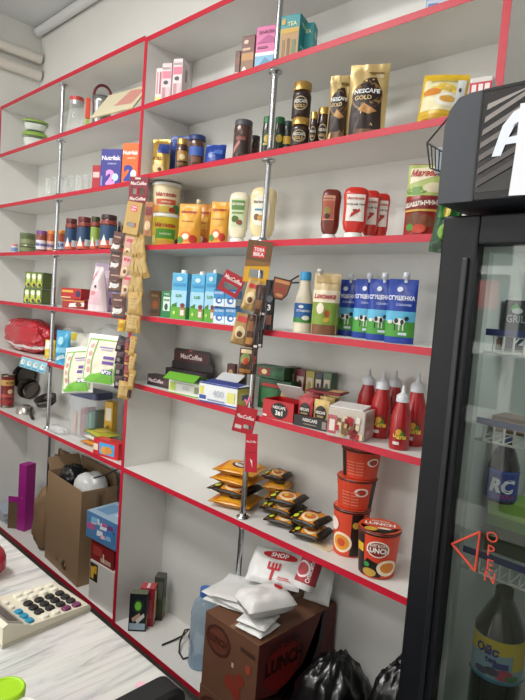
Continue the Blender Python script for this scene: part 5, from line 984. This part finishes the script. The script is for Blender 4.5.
# black rubbish bags
for (x, wx, dd, vt, uc, la, sd) in ((2.288, .200, .25, 648, 312, 'glossy black rubbish bag beside the brown noodle cartons', 31), (2.478, .160, .21, 655, 381, 'glossy black rubbish bag next to the fridge', 38)):
    hb = at_y(uc, vt, .02).z - zb; m = blob(wx, dd, hb, C('#0d0e10', .3, coat=.2), sd, .11, 5.6, 72, 2.5, True, True, .80)
    m.build('rubbish_bag', None, (x, .035, zb), 0, la, 'rubbish bag', 'black rubbish bags')
# ---------------------------------------------------------------- on the counter
t = thing('desk_calculator', 'cream desk calculator with black keys lying on the marble counter', 'calculator', (1.9405, -.6200, CT + .0006), math.radians(180 + 5))
# local: x across (its right towards the shelves' left), y along (keys end at -y)
cw, cl = .142, .196; m = MB(); cb = C('#d3cdb9', .45); z1, z2 = .012, .026
zs_ = lambda y: .016 + (y + cl / 2) / cl * .012
pr_ = [(-cl / 2, .0), (-cl / 2, .012), (-cl / 2 + .006, .016), (cl * .2, .024), (cl * .26, .030), (cl / 2 - .01, .046), (cl / 2, .042), (cl / 2, .0)]
e_ = .004
rgs = []
for sx in (-1, 1):
    rgs.append([(sx * cw / 2, y, z) for y, z in pr_])
m.rings([rgs[0], rgs[1]], cb, False, None, None); m.add(rgs[0], [tuple(range(len(pr_)))], cb); m.add(rgs[1], [tuple(reversed(range(len(pr_))))], cb)
bt = C('#b9b3a0', .5); m.box(-cw / 2 - .001, cw / 2 + .001, -cl / 2 - .001, cl / 2 + .001, .004, .0075, bt)
body = m.build('calculator_body', t)
def key(x, y, sx, sy, c, rr=True):
    zz = .016 + (y + cl / 2 - .006) / (cl * .7 - .006) * .008
    kk = C(c, .35); kb.loft([(zz - .001, sx, sy, 3, kk), (zz + .0035, sx * .95, sy * .95, 3, kk), (zz + .005, sx * .8, sy * .8, 3, kk)], 14, None, kk, Matrix.Translation((x, y, 0)))
    kk2 = []
YS = (.004, -.021, -.046, -.071)
for nm, keys in (('number_keys', [(x, y + .004 * (x + .01), .0098, .0100, '#17181b') for x in (-.036, -.014, .008) for y in YS]),
                 ('purple_keys', [(-.058, -.046, .0088, .0100, '#6a3056'), (-.058, -.071, .0088, .0100, '#6a3056')]),
                 ('blue_keys', [(x, .036, .0085, .0088, '#1f86a8') for x in (-.056, -.034, -.012)]),
                 ('white_keys', [(-.058, .004, .0088, .0085, '#dcd8ca'), (-.058, -.021, .0088, .0085, '#dcd8ca')]),
                 ('function_keys', [(.014 + .024 * i, .038, .007, .006, '#dcd8ca') for i in range(2)] + [(x, y, .0078, .0085, '#dcd8ca') for x in (.032, .053) for y in YS])):
    kb = MB()
    for k_ in keys: key(*k_)
    kb.build(nm, t)
m = MB(); ang = math.atan2(.016, cl * .24 - .01); Mx = Matrix.Translation((0, cl * .27, .0312)) @ Matrix.Rotation(ang, 4, 'X')
m.box(-cw * .47, cw * .47, .002, cl * .20, 0, .0012, C('#8e8a82', .35), M=Mx); m.box(-cw * .40, cw * .40, .009, cl * .165, .0012, .002, C('#3f4038', .2, coat=.6), M=Mx); m.build('display', t)
p = at_z(6, 690, CT + .07); t = thing('lime_lidded_jar', 'jar with bright lime green lid at the photo corner', 'jar', (p.x, p.y, CT + .0006))
lm = C('#9fd01f', .35); jb = C('#d9dcd2', .3)
m = MB(); m.loft([(0, .026, .026, 2, jb), (.055, .027, .027, 2, jb), (.058, .024, .024, 2, jb)], 28, jb, jb); m.build('jar_body', t)
m = MB(); m.loft([(.0584, .0285, .0285, 2, lm), (.070, .029, .029, 2, lm), (.0735, .027, .027, 2, lm), (.0735, .024, .024, 2, lm), (.0715, .023, .023, 2, lm)], 32, lm, lm); m.build('jar_lid', t)
p = at_z(20, 712, CT + .06); t = thing('white_lidded_jar', 'jar with white lid beside the lime-lidded one, only its rim visible', 'jar', (p.x + .002, p.y - .004, CT + .0006)); wl2 = C('#e6e6e2', .4)
m = MB(); m.loft([(0, .026, .026, 2, jb), (.050, .027, .027, 2, jb)], 28, jb, jb); m.build('jar_body', t)
m = MB(); m.loft([(.0504, .0305, .0305, 2, wl2), (.062, .031, .031, 2, wl2), (.065, .029, .029, 2, wl2)], 32, wl2, wl2); m.build('jar_lid', t)
p = at_z(-12, 577, CT); m = blob(.085, .075, .075, CLEAR('finish_red_film', '#b0283a', .75, .12, '#e0a0a8'), 41, .12, 3.5, 36); m.build('sweets_bag', None, (p.x - .01, p.y + .0, CT + .0006), 0, 'shiny red cellophane bag at the left end of the counter view', 'bag')
p = at_z(144, 686, CT); m = MB(); m.box(-.014, .014, -.008, .008, 0, .0006, C('#e9b6c4', .6)); m.build('pink_reflection', None, (p.x, p.y, CT + .0005), .5, 'small pale pink reflection painted as a thin patch on the marble counter near the chair', 'patch')  # thin coloured patch stands in for a pink reflection on the marble
# office chair beside the counter end
q = at_z(179, 676, .86); CHP = (q.x + .266, q.y - .215, 0)
t = thing('office_chair', 'black office chair whose backrest corner rises beside the counter', 'chair', CHP); cf = C('#141416', .75, vary=.1, scale=60)
def rrect(y0, y1, z0, z1, r, n=6):
    o = []
    for cx, cz, a0 in ((y1 - r, z1 - r, 0), (y0 + r, z1 - r, 90), (y0 + r, z0 + r, 180), (y1 - r, z0 + r, 270)):
        for i in range(n + 1):
            a = math.radians(a0 + 90 * i / n); o.append((cx + r * math.cos(a), cz + r * math.sin(a)))
    return o
pts = rrect(-.215, .215, .46, .86, .03); m = MB(); xs = (-.292, -.286, -.246, -.240); sc_ = (.97, 1, 1, .97); zc = .66
m.rings([[(x, y * k, zc + (z - zc) * k) for y, z in pts] for x, k in zip(xs, sc_)], cf, False, cf, cf); m.build('backrest', t)
pts = rrect(-.22, .22, -.2, .2, .06); m = MB(); m.rings([[(x_, y_, z_) for y_, x_ in pts] for z_ in (.40, .46)], cf, False, cf, cf); m.build('seat', t)
m = MB(); m.box(-.25, -.19, -.03, .03, .385, .399, C('#1a1a1c')); m.box(-.262, -.241, -.025, .025, .385, .459, C('#1a1a1c')); m.tube([(0, 0, .08), (0, 0, .398)], .025, C('#1a1a1c'), 12); m.build('support', t)
for i in range(5):
    a = 2 * PI * i / 5 + .3; m = MB(); m.tube([(.03 * math.cos(a), .03 * math.sin(a), .09), (.24 * math.cos(a), .24 * math.sin(a), .06)], [.02, .014], C('#1a1a1c'), 8); lg = m.build('leg', t)
    m = MB(); cx, cy = .24 * math.cos(a), .24 * math.sin(a); m.tube([(cx - .012 * math.sin(a), cy + .012 * math.cos(a), .0275), (cx + .012 * math.sin(a), cy - .012 * math.cos(a), .0275)], .027, C('#101012'), 14); m.build('caster', lg)
# ---------------------------------------------------------------- hanging sachet strips
def hang(name, la, origin_px, y, pieces, grp='sachet strips hanging in front of the shelves', rot=28):
    O = at_y(origin_px[0], origin_px[1], y); t = thing(name, la, 'sachet strip', tuple(O), 0, grp)
    for i, pc in enumerate(pieces):
        kind, u, v, wp, hp, roll, dy, col, dec = pc[:9]; p = at_y(u, v, y + dy); dep = -(RMT @ (p - CAM)).z; s = dep / FPX; r = math.radians(rot)
        w = wp * s / math.cos(math.atan2(CAM.x - p.x, -(CAM.y - p.y)) - r); h = hp * s
        if kind == 's':
            m = pouch_mesh(w, h, min(.012, w * .3), col, dec, n=10, seed=i + u, wob=.003, top=.07, gus=.25, rough=.25); nm = 'sachet'; c = (0, 0, -h / 2)
        else:
            m = MB(); cc = A(col); b = dec; S = S_front(w, .002, h, -h / 2)
            if kind == 'c':   # hanger card with a slot cut through it
                sx0, sx1, sy0, sy1 = pc[9]; X = lambda q: (q - .5) * w; Z = lambda q: (q - .5) * h
                m.box(X(0), X(1), -.001, .001, Z(sy1), Z(1), cc); m.box(X(0), X(1), -.001, .001, Z(0), Z(sy0), cc); m.box(X(0), X(sx0), -.001, .001, Z(sy0), Z(sy1), cc); m.box(X(sx1), X(1), -.001, .001, Z(sy0), Z(sy1), cc)
            else: m.box(-w / 2, w / 2, -.001, .001, -h / 2, h / 2, cc)
            decals(m, S, w, h, b, False, .0004); nm = 'hanger_card'
        o = m.build(nm, t); M4 = Matrix.Rotation(r, 4, 'Z') @ Matrix.Rotation(roll, 4, 'Y')
        if kind == 's': M4 = M4 @ Matrix.Translation((0, 0, -h / 2))
        o.location = p - O + M4.to_translation(); o.rotation_euler = M4.to_euler()
    return t
BUR = '#7d1a2c'; TAN = C('#b8975a', .4, .2); KH = C('#b08f52', .35, .3)
mac = lambda y, h, c='#ead8d4': T('MacCoffee', .5, y, h, c, .86, shear=.1, bold=.03)
tora = lambda cx=.48, cy=.80, s=1.: [R(cx - .22 * s, cy - .1 * s, cx + .22 * s, cy + .1 * s, '#e0496a'), T('TORA', cx, cy + .045 * s, .055 * s, '#f6ecec', .36 * s, bold=.03), T('BIKA', cx, cy - .045 * s, .055 * s, '#f6ecec', .36 * s, bold=.03)]
gs = lambda k: [R(0, .88, 1, 1, '#a58a52'), R(.15, .5, .85, .82, '#d9a9a4' if k % 2 else '#c99a90'), R(.2, .68, .8, .8, '#c0485a'), D(.5, .3, .3, .16, '#d9c9a0'), D(.5, .28, .18, .09, '#7a4a34'), R(0, .0, 1, .07, '#9a7d4a')]
bare = lambda k: [R(.12, .2, .88, .8, '#bfa266'), R(.2, .66, .8, .7, '#9a7a44'), R(.2, .54, .7, .57, '#a88a54'), R(.2, .4, .75, .43, '#a88a54'), R(0, 0, 1, .05, '#a08244')]
cap_ = lambda k: [R(0, .0, 1, 1, '#7d5a4a'), R(0, .5, 1, 1, '#5e3a34'), D(.5, .34, .36, .17, '#e3e2e0'), D(.5, .44, .30, .06, '#4a2a22'), D(.2, .2, .1, .05, '#e9e6e2'), R(.15, .72, .8, .78, '#b89a8a'), R(0, 0, 1, .08, '#3f4a54')]
hang('coffee_sachet_strip', 'burgundy coffee hanger card at the divider with orange-brown sachets', (138, 176), -.022,
     [('c', 138.3, 190.5, 18, 27, .02, 0, BUR, [mac(.76, .13), mac(.2, .13), R(.3, .9, .6, .97, '#d9c4c0')], (.2, .8, .36, .58)), ('s', 148.5, 219, 8, 34, .03, -.004, '#a8744a', [R(.1, .6, .9, .85, '#7a2a2c'), D(.5, .3, .35, .14, '#d9c09a')]), ][:2])
hang('coffee_sachet_strip', 'tan hanger card at the divider above a long cascade of gold sachets', (134, 200), -.048,
     [('c', 132.6, 218, 14.5, 32, .14, 0, TAN, tora(.5, .8, .95), (.2, .8, .22, .36))]
     + [('s', 129 + 3.8 * i, 247 + 1.5 * (i % 2), 9.5, 27, .12 - .10 * i, .008 * i, KH if i else C('#c7a28a', .35, .2), gs(i) if not i else bare(i)[:1]) for i in range(4)]
     + [('s', 126.5 + 3.9 * i, 266, 9.5, 26, .14 - .12 * i, -.010 + .009 * i, KH if i else C('#cba79a', .35, .15), gs(i + 1) if not i else bare(i)[:1]) for i in range(5)]
     + [('s', 127 + 3.6 * i, 284.5, 9.5, 25, .10 - .08 * i, -.008 + .008 * i, KH if i else C('#cba79a', .35, .15), gs(i) if not i else bare(i)[:1]) for i in range(4)]
     + [('s', 134.5, 303, 13, 22, -.02, 0, TAN, bare(0)), ('s', 139, 304, 6, 22, -.1, .008, KH, []), ('s', 133, 322, 13, 21, .03, .002, TAN, bare(1)), ('s', 137.5, 323, 6, 21, -.04, .010, KH, [])]
     + [('s', 121.5 - .8 * i, 344.5 + 12 * i, 9, 17, .25 - .08 * i, -.006, '#1f1a22', [R(.1, .5, .9, .8, '#4a3a44'), R(.2, .2, .6, .4, '#8a7a78'), D(.4, .6, .2, .1, '#5a2a34')]) for i in range(4)]
     + [('s', 128.5 - .5 * i, 346 + 12 * i, 7, 17, .12, -.002, '#5a2228', [R(.1, .3, .9, .7, '#8a3a34'), R(.2, .1, .8, .25, '#c9945a')]) for i in range(3)]
     + [('s', 132.8 - .6 * i, 346 + 17 * i, 6.5, 20, .10, .004, TAN if i % 2 else KH, bare(i)) for i in range(3)]
     + [('s', 124, 390, 11, 18, .06, .0, TAN, bare(3)), ('s', 130, 389, 4, 18, .1, .006, '#4a2a22', [])])
hang('coffee_sachet_strip', 'narrow strip of brown cappuccino sachets with white cups, left of the gold ones', (118, 230), -.036,
     [('s', 117.5, 242.5, 10, 21, .2, 0, '#7d5a4a', cap_(0)), ('s', 116, 261, 11, 20, .1, .001, '#7d5a4a', cap_(1)), ('s', 115.5, 281, 12.5, 22, .05, 0, '#7d5a4a', cap_(2)), ('s', 118.5, 306, 13, 24, .0, .002, '#7d5a4a', cap_(3)), ('s', 121.5, 325.5, 7, 12, .06, .002, '#d2a72c', [R(.1, .3, .9, .7, '#c0901c')])])
YEL = '#d8a31f'
hang('coffee_sachet_strip', 'brown and yellow hanger card on the right pole with gold coffee sachets', (259, 240), -.032,
     [('c', 258, 262, 25, 42, .08, 0, YEL, [R(0, .52, 1, 1, '#6b4a2c'), G([(.0, .36), (1, .44), (1, .52), (0, .52)], '#8a6230')] + [R(.24, .60, .74, .88, '#d23a34'), T('TORA', .49, .79, .09, '#f6ecec', .42, bold=.03), T('BIKA', .49, .68, .09, '#f6ecec', .42, bold=.03)], (.22, .80, .12, .32)),
      ('s', 251.5, 295, 14, 31, .22, -.012, C('#b99a64', .35, .3), [R(.15, .72, .8, .86, '#c23a3a'), D(.5, .4, .36, .2, '#d9c79a'), D(.52, .34, .2, .1, '#6a4426'), R(0, 0, 1, .06, '#a5854a')]), ('s', 259.5, 300, 9, 30, .05, -.004, '#4a2c20', [R(.1, .2, .9, .5, '#7a5230')]), ('s', 263.5, 301, 7, 31, .0, .002, '#1f1416', [R(.2, .05, .8, .12, '#d9d2c8')]),
      ('s', 241, 329, 15, 32, .16, -.014, C('#a98a58', .35, .3), [R(.15, .72, .8, .9, '#c23a3a'), D(.5, .4, .36, .2, '#d9c79a'), D(.5, .34, .2, .1, '#6a4426'), R(0, 0, 1, .06, '#8a6a3a')]), ('s', 250.5, 331, 9, 33, .05, -.006, '#5a3622', [R(.1, .1, .9, .3, '#b07a3a'), R(.1, .5, .9, .8, '#8a5a30')]), ('s', 256.5, 332, 6, 33, .0, .0, '#2a1a18', [R(.2, .03, .8, .1, '#d9d2c8')]), ('s', 261, 331, 5, 33, .0, .004, '#1a1214', [R(.2, .03, .8, .1, '#d9d2c8')]),
      ('s', 246, 361, 14, 26, .04, -.008, '#4f3322', [D(.45, .6, .34, .22, '#7a8a4a'), D(.5, .5, .2, .14, '#c94a2a'), R(.1, .8, .9, .95, '#d9c49a'), R(.1, .05, .9, .2, '#a8743a')]), ('s', 254, 361, 6, 27, .0, -.002, '#35221c', [R(.1, .4, .9, .7, '#6a2a22')])], rot=34)
hang('coffee_hanger_card', 'loose red coffee hanger card tilted beside the right pole', (231, 268), -.044, [('c', 231.5, 284, 22, 22, .42, 0, '#a81e2c', [mac(.72, .2, '#efdcd8')], (.18, .85, .2, .48))], rot=34)
t = hang('coffee_sachet_strip', 'black coffee pack with brown cup cut-out on the right pole', (272, 276), -.024, [('s', 269.5, 305, 10, 50, .0, .004, '#17161a', [D(.5, .62, .3, .07, '#5a5a60'), T('3', .5, .45, .12, '#e6e6e6', .5, bold=.03), R(.3, .1, .8, .3, '#7a4a3a')])], rot=34)
p = at_y(281, 288, -.018); m = MB(); Mx = Matrix.Translation(p - t.location) @ Matrix.Rotation(math.radians(34), 4, 'Z') @ Matrix.Rotation(.18, 4, 'Y'); s = .052
cupo = [(-.5, .5), (.5, .5), (.42, -.3), (.2, -.62), (-.25, -.62), (-.42, -.3)]
m.add([Mx @ Vector((x * s, -.001, z * s)) for x, z in cupo] + [Mx @ Vector((x * s, .001, z * s)) for x, z in cupo], [tuple(range(6)), tuple(6 + i for i in reversed(range(6)))] + [((i + 1) % 6, i, 6 + i, 6 + (i + 1) % 6) for i in range(6)], C('#2a1612', .4))
S = lambda a, b, o: Mx @ Vector(((a - .5) * s, -.001 - o, (b - .5) * s)); decals(m, S, s, s, [G([(.06, .94), (.94, .94), (.86, .25), (.68, -.05), (.28, -.05), (.14, .25)], '#8a4a30'), R(.12, .74, .88, .9, '#c98a5a'), R(.25, .35, .7, .5, '#a03a3a'), D(.5, .12, .2, .08, '#c98a5a')], False)
m.tube([Mx @ Vector((.35 * s, 0, .45 * s)), Mx @ Vector((.75 * s, 0, .85 * s))], .0022, C('#17161a'), 6); m.tube([Mx @ Vector((.5 * s, 0, .4 * s)), Mx @ Vector((.85 * s, 0, .5 * s))], .0022, C('#17161a'), 6)
m.build('cup_card', t)
t = hang('coffee_hanger_card', 'empty red coffee hanger card with tail tied low on the right pole', (247, 402), -.026, [('c', 244.8, 420, 21, 27, .16, 0, '#b5202f', [mac(.62, .15, '#f0dcdc'), R(.08, .14, .42, .28, '#d9c9c6'), R(.0, .0, .1, 1, '#a51c2a')], (.5, .9, .2, .34)), ('p', 251.3, 453, 12, 39, -.05, .003, '#c01f34', [T('MacCoffee', .5, .80, .06, '#f0dcdc', .8), G([(.4, .36), (.6, .30), (.62, .12)], '#efe3e0'), R(.1, .5, .9, .54, '#a81a2c')])], rot=34)
m = MB(); p = at_y(247, 404, -.016) - t.location; m.tube([p + Vector((-.008, 0, .012)), p + Vector((.004, -.003, 0)), p + Vector((.012, 0, .016)), p + Vector((.004, .004, .02)), p + Vector((0, 0, -.006))], .003, C('#e87a9a', .5), 6); m.build('pink_tie', t)
# ---------------------------------------------------------------- around and inside the fridge
t = thing('wire_basket', 'small black wire basket fixed to the side of the fridge header', 'basket', (0, 0, 0)); bw = C('#17181a', .4); y0 = -.235
A_, B_, C_, D_ = at_y(427, 143, y0), at_y(452, 113, y0), at_y(430, 168, y0), at_y(444, 172, y0); E_ = at_y(448, 155, y0)
m = MB(); m.tube([A_, B_], .0016, bw, 6); m.build('brace', t)
m = MB(); dv = Vector((0, .07, 0))
for o_ in (Vector((0, 0, 0)), dv): m.tube([A_ + o_, C_ + o_, D_ + o_, E_ + o_, A_ + o_], .0016, bw, 6)
for i in range(6):
    f = i / 5; q = A_.lerp(E_, f); r_ = C_.lerp(D_, f); m.tube([q, r_, r_ + dv, q + dv], .0012, bw, 5)
m.build('basket_wires', t)
m = MB(); cx = (A_ + E_ + C_ + D_) / 4; m.box(-.014, .014, -.02, .02, -.022, .024, C('#aeb9c2', .4), .003); m.build('pale_packet', None, (cx.x + .002, y0 + .035, cx.z + .002), 0, 'pale grey packet sitting in the small wire basket', 'packet')
p = at_y(484, 81, -.09); sh = p.z - HZ1; m = MB(); m.box(-.02, .02, -.02, .02, 0, sh, C('#d9d4d2', .4), .003); decals(m, S_front(.04, .04, sh), .04, sh, [R(0, .0, 1, .9, '#c8384a'), R(.1, .72, .3, .86, '#efe6e4'), R(.4, .70, .6, .86, '#efe6e4'), R(.68, .74, .9, .86, '#efe6e4')], False)
m.build('small_carton', None, (p.x, -.09, HZ1 + .0008), .2, 'red and white small box on top of the fridge', 'box')
p = at_y(474, 88, -.14); m = MB(); m.tube([(.022 * math.cos(2 * PI * i / 20), 0, .022 * math.sin(2 * PI * i / 20)) for i in range(20)], .0022, bw, 6, True); m.build('wire_ring', None, (p.x - .002, -.150, HZ1 + .0252), .2, 'black wire ring standing on the fridge top', 'ring')
p = at_y(433, 228, -.17); m = pouch_mesh(.045, .125, .02, '#1c4a24', [R(.1, .5, .9, .8, '#2f7a34'), D(.5, .3, .3, .12, '#7aa83a'), R(.2, .85, .8, .92, '#3a2a1a'), D(.4, .6, .15, .08, '#c9b84a'), R(.1, .05, .9, .12, '#16301a')], seed=77, wob=.008)
m.build('snack_bag', None, (2.563, -.155, at_y(433, 252, -.17).z), 0, 'dark green snack bag hanging at the side of the fridge', 'bag', eul=(0, .12, .5))
y = -.10
zA, zB, zC = FSH['a'], FSH['b'], FSH['c']
carton('drink_pack', 'dark drink pack with pale lettering on the upper fridge shelf', 'pack', (502, 560, 301, 'R5', y), .06, '#2c3238', front=[T('GRILLE', .3, .62, .16, '#8a9496', .5), T('72.0', .42, .18, .2, '#e3e9f2', .4, shear=.3, bold=.03), G([(.1, .8), (.2, .95), (.3, .82)], '#4a9a3a'), D(.24, .78, .1, .06, '#aeb9b4')], rot=0, z=zA + .003)
carton('bread_tray', 'brown bakery pack behind the upper fridge shelf rail', 'pack', (478, 500, 338, 'R5', y), .05, '#7a6048', rot=0, z=zA + .003)
carton('bread_tray', 'brown bakery pack behind the middle fridge shelf rail', 'pack', (490, 560, 421, 'R6', y), .06, '#6d4f36', front=[R(.05, .2, .5, .8, '#8a6a48')], rot=0, z=zB + .003)
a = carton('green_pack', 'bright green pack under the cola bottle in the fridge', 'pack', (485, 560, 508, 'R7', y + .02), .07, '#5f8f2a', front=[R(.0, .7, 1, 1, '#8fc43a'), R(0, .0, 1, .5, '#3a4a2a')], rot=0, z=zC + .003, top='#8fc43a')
def cola():
    b = C('#1d1416', .15, coat=.4)
    def f(Rr, h): return [(0, Rr * .9, Rr * .9, 2, b), (h * .05, Rr, Rr, 2, b), (h * .55, Rr, Rr, 2, b), (h * .75, Rr * .7, Rr * .7, 2, b), (h * .92, Rr * .32, Rr * .32, 2, b)], b, b, [(h * .06, h * .5, 2.6, [R(0, 0, 1, 1, '#1f3f9c'), T('RC', .5, .5, .5, '#eef2fb', .62, shear=.2, bold=.05), T('COLA', .62, .15, .14, '#c02a34', .4), R(0, .93, 1, 1, '#2f5ac0')])]
    def g(Rr, h): c = C('#1f3f9c', .4); return [(h * .922, Rr * .33, Rr * .33, 2, c), (h, Rr * .33, Rr * .33, 2, c)], c, c, []
    return [('bottle_body', f), ('bottle_cap', g)]
vessel('cola_bottle', 'dark cola bottle with blue label in the fridge', 'bottle', (488, 520, 436, 'R7', y + .02), cola(), z=top_of(a) + .001)
def tea():
    b = C('#25301a', .15, coat=.4)
    def f(Rr, h): return [(0, Rr * .9, Rr * .9, 2, b), (h * .03, Rr, Rr, 2, b), (h * .72, Rr, Rr, 2, b), (h * .86, Rr * .6, Rr * .6, 2, b), (h * .94, Rr * .34, Rr * .34, 2, b)], b, b, [(h * .40, h * .69, 2.8, [R(0, 0, 1, 1, '#8fb8c4'), G([(0, .55), (1, .75), (1, 1), (0, 1)], '#d9c22a'), R(.72, .3, 1, .8, '#d9c22a'), T('Ойс', .36, .74, .24, '#1d2f7a', .5, shear=.1, bold=.05), T('tea', .42, .52, .14, '#1d2f7a', .3, bold=.04), R(.45, .35, .66, .5, '#24408c'), D(.6, .22, .13, .13, '#b03a4a'), D(.44, .25, .1, .1, '#2a2a4a'), D(.3, .2, .1, .09, '#3a3a5a'), D(.72, .15, .1, .08, '#3f7a34'), R(0, 0, 1, .07, '#4a8fa8')])]
    def g(Rr, h): c = C('#2a3a1c', .4); return [(h * .942, Rr * .36, Rr * .36, 2, c), (h, Rr * .36, Rr * .36, 2, c)], c, c, []
    return [('bottle_body', f), ('bottle_cap', g)]
vessel('iced_tea_bottle', 'dark green iced tea bottle with yellow and blue fruit label in the fridge', 'bottle', (472, 523, 588, 'R8', -.125), tea(), z=at_y(497, 700, -.1).z - .03)
# ================================================================== LIGHT
def area(name, loc, target, sx, sy, power, col=(1, 1, 1), spread=PI):
    ld = bpy.data.lights.new(name, 'AREA'); ld.shape = 'RECTANGLE'; ld.size = sx; ld.size_y = sy; ld.energy = power; ld.color = col; ld.spread = spread
    o = bpy.data.objects.new(name, ld); COL.objects.link(o); o.location = loc
    o.rotation_euler = (Vector(target) - Vector(loc)).to_track_quat('-Z', 'Y').to_euler(); return o
area('ceiling_lamp', (1.45, -1.35, 2.82), (1.45, -1.2, 0), 1.1, .35, 36, (1, .975, .945))
area('ceiling_lamp_rear', (2.9, -2.4, 2.82), (2.9, -2.3, 0), 1.1, .35, 24, (1, .975, .945))
area('door_daylight', (.58, FY + .12, 1.55), (1.2, 0, 1.5), 1.0, 1.9, 24, (1, .99, .97))
area('fridge_lamp', (2.93, -.16, 1.60), (2.80, .0, .9), .4, .04, 0.8, (.95, 1, .97))
area('door_fill', (1.75, -2.2, 2.84), (1.6, FY, 1.2), .9, .3, 26, (1, .98, .95), 1.9)  # added unseen fill, brightens the door mirrored in the fridge glass
w = bpy.data.worlds.new('world'); sc.world = w; w.use_nodes = True
w.node_tree.nodes['Background'].inputs['Color'].default_value = (.8, .85, .9, 1); w.node_tree.nodes['Background'].inputs['Strength'].default_value = .3
sc.view_settings.view_transform = 'Standard'; sc.view_settings.look = 'None'; sc.view_settings.exposure = 0.0; sc.view_settings.gamma = 1.0
sc.cycles.use_denoising = True
sc.cycles.max_bounces = 8; sc.cycles.transparent_max_bounces = 16
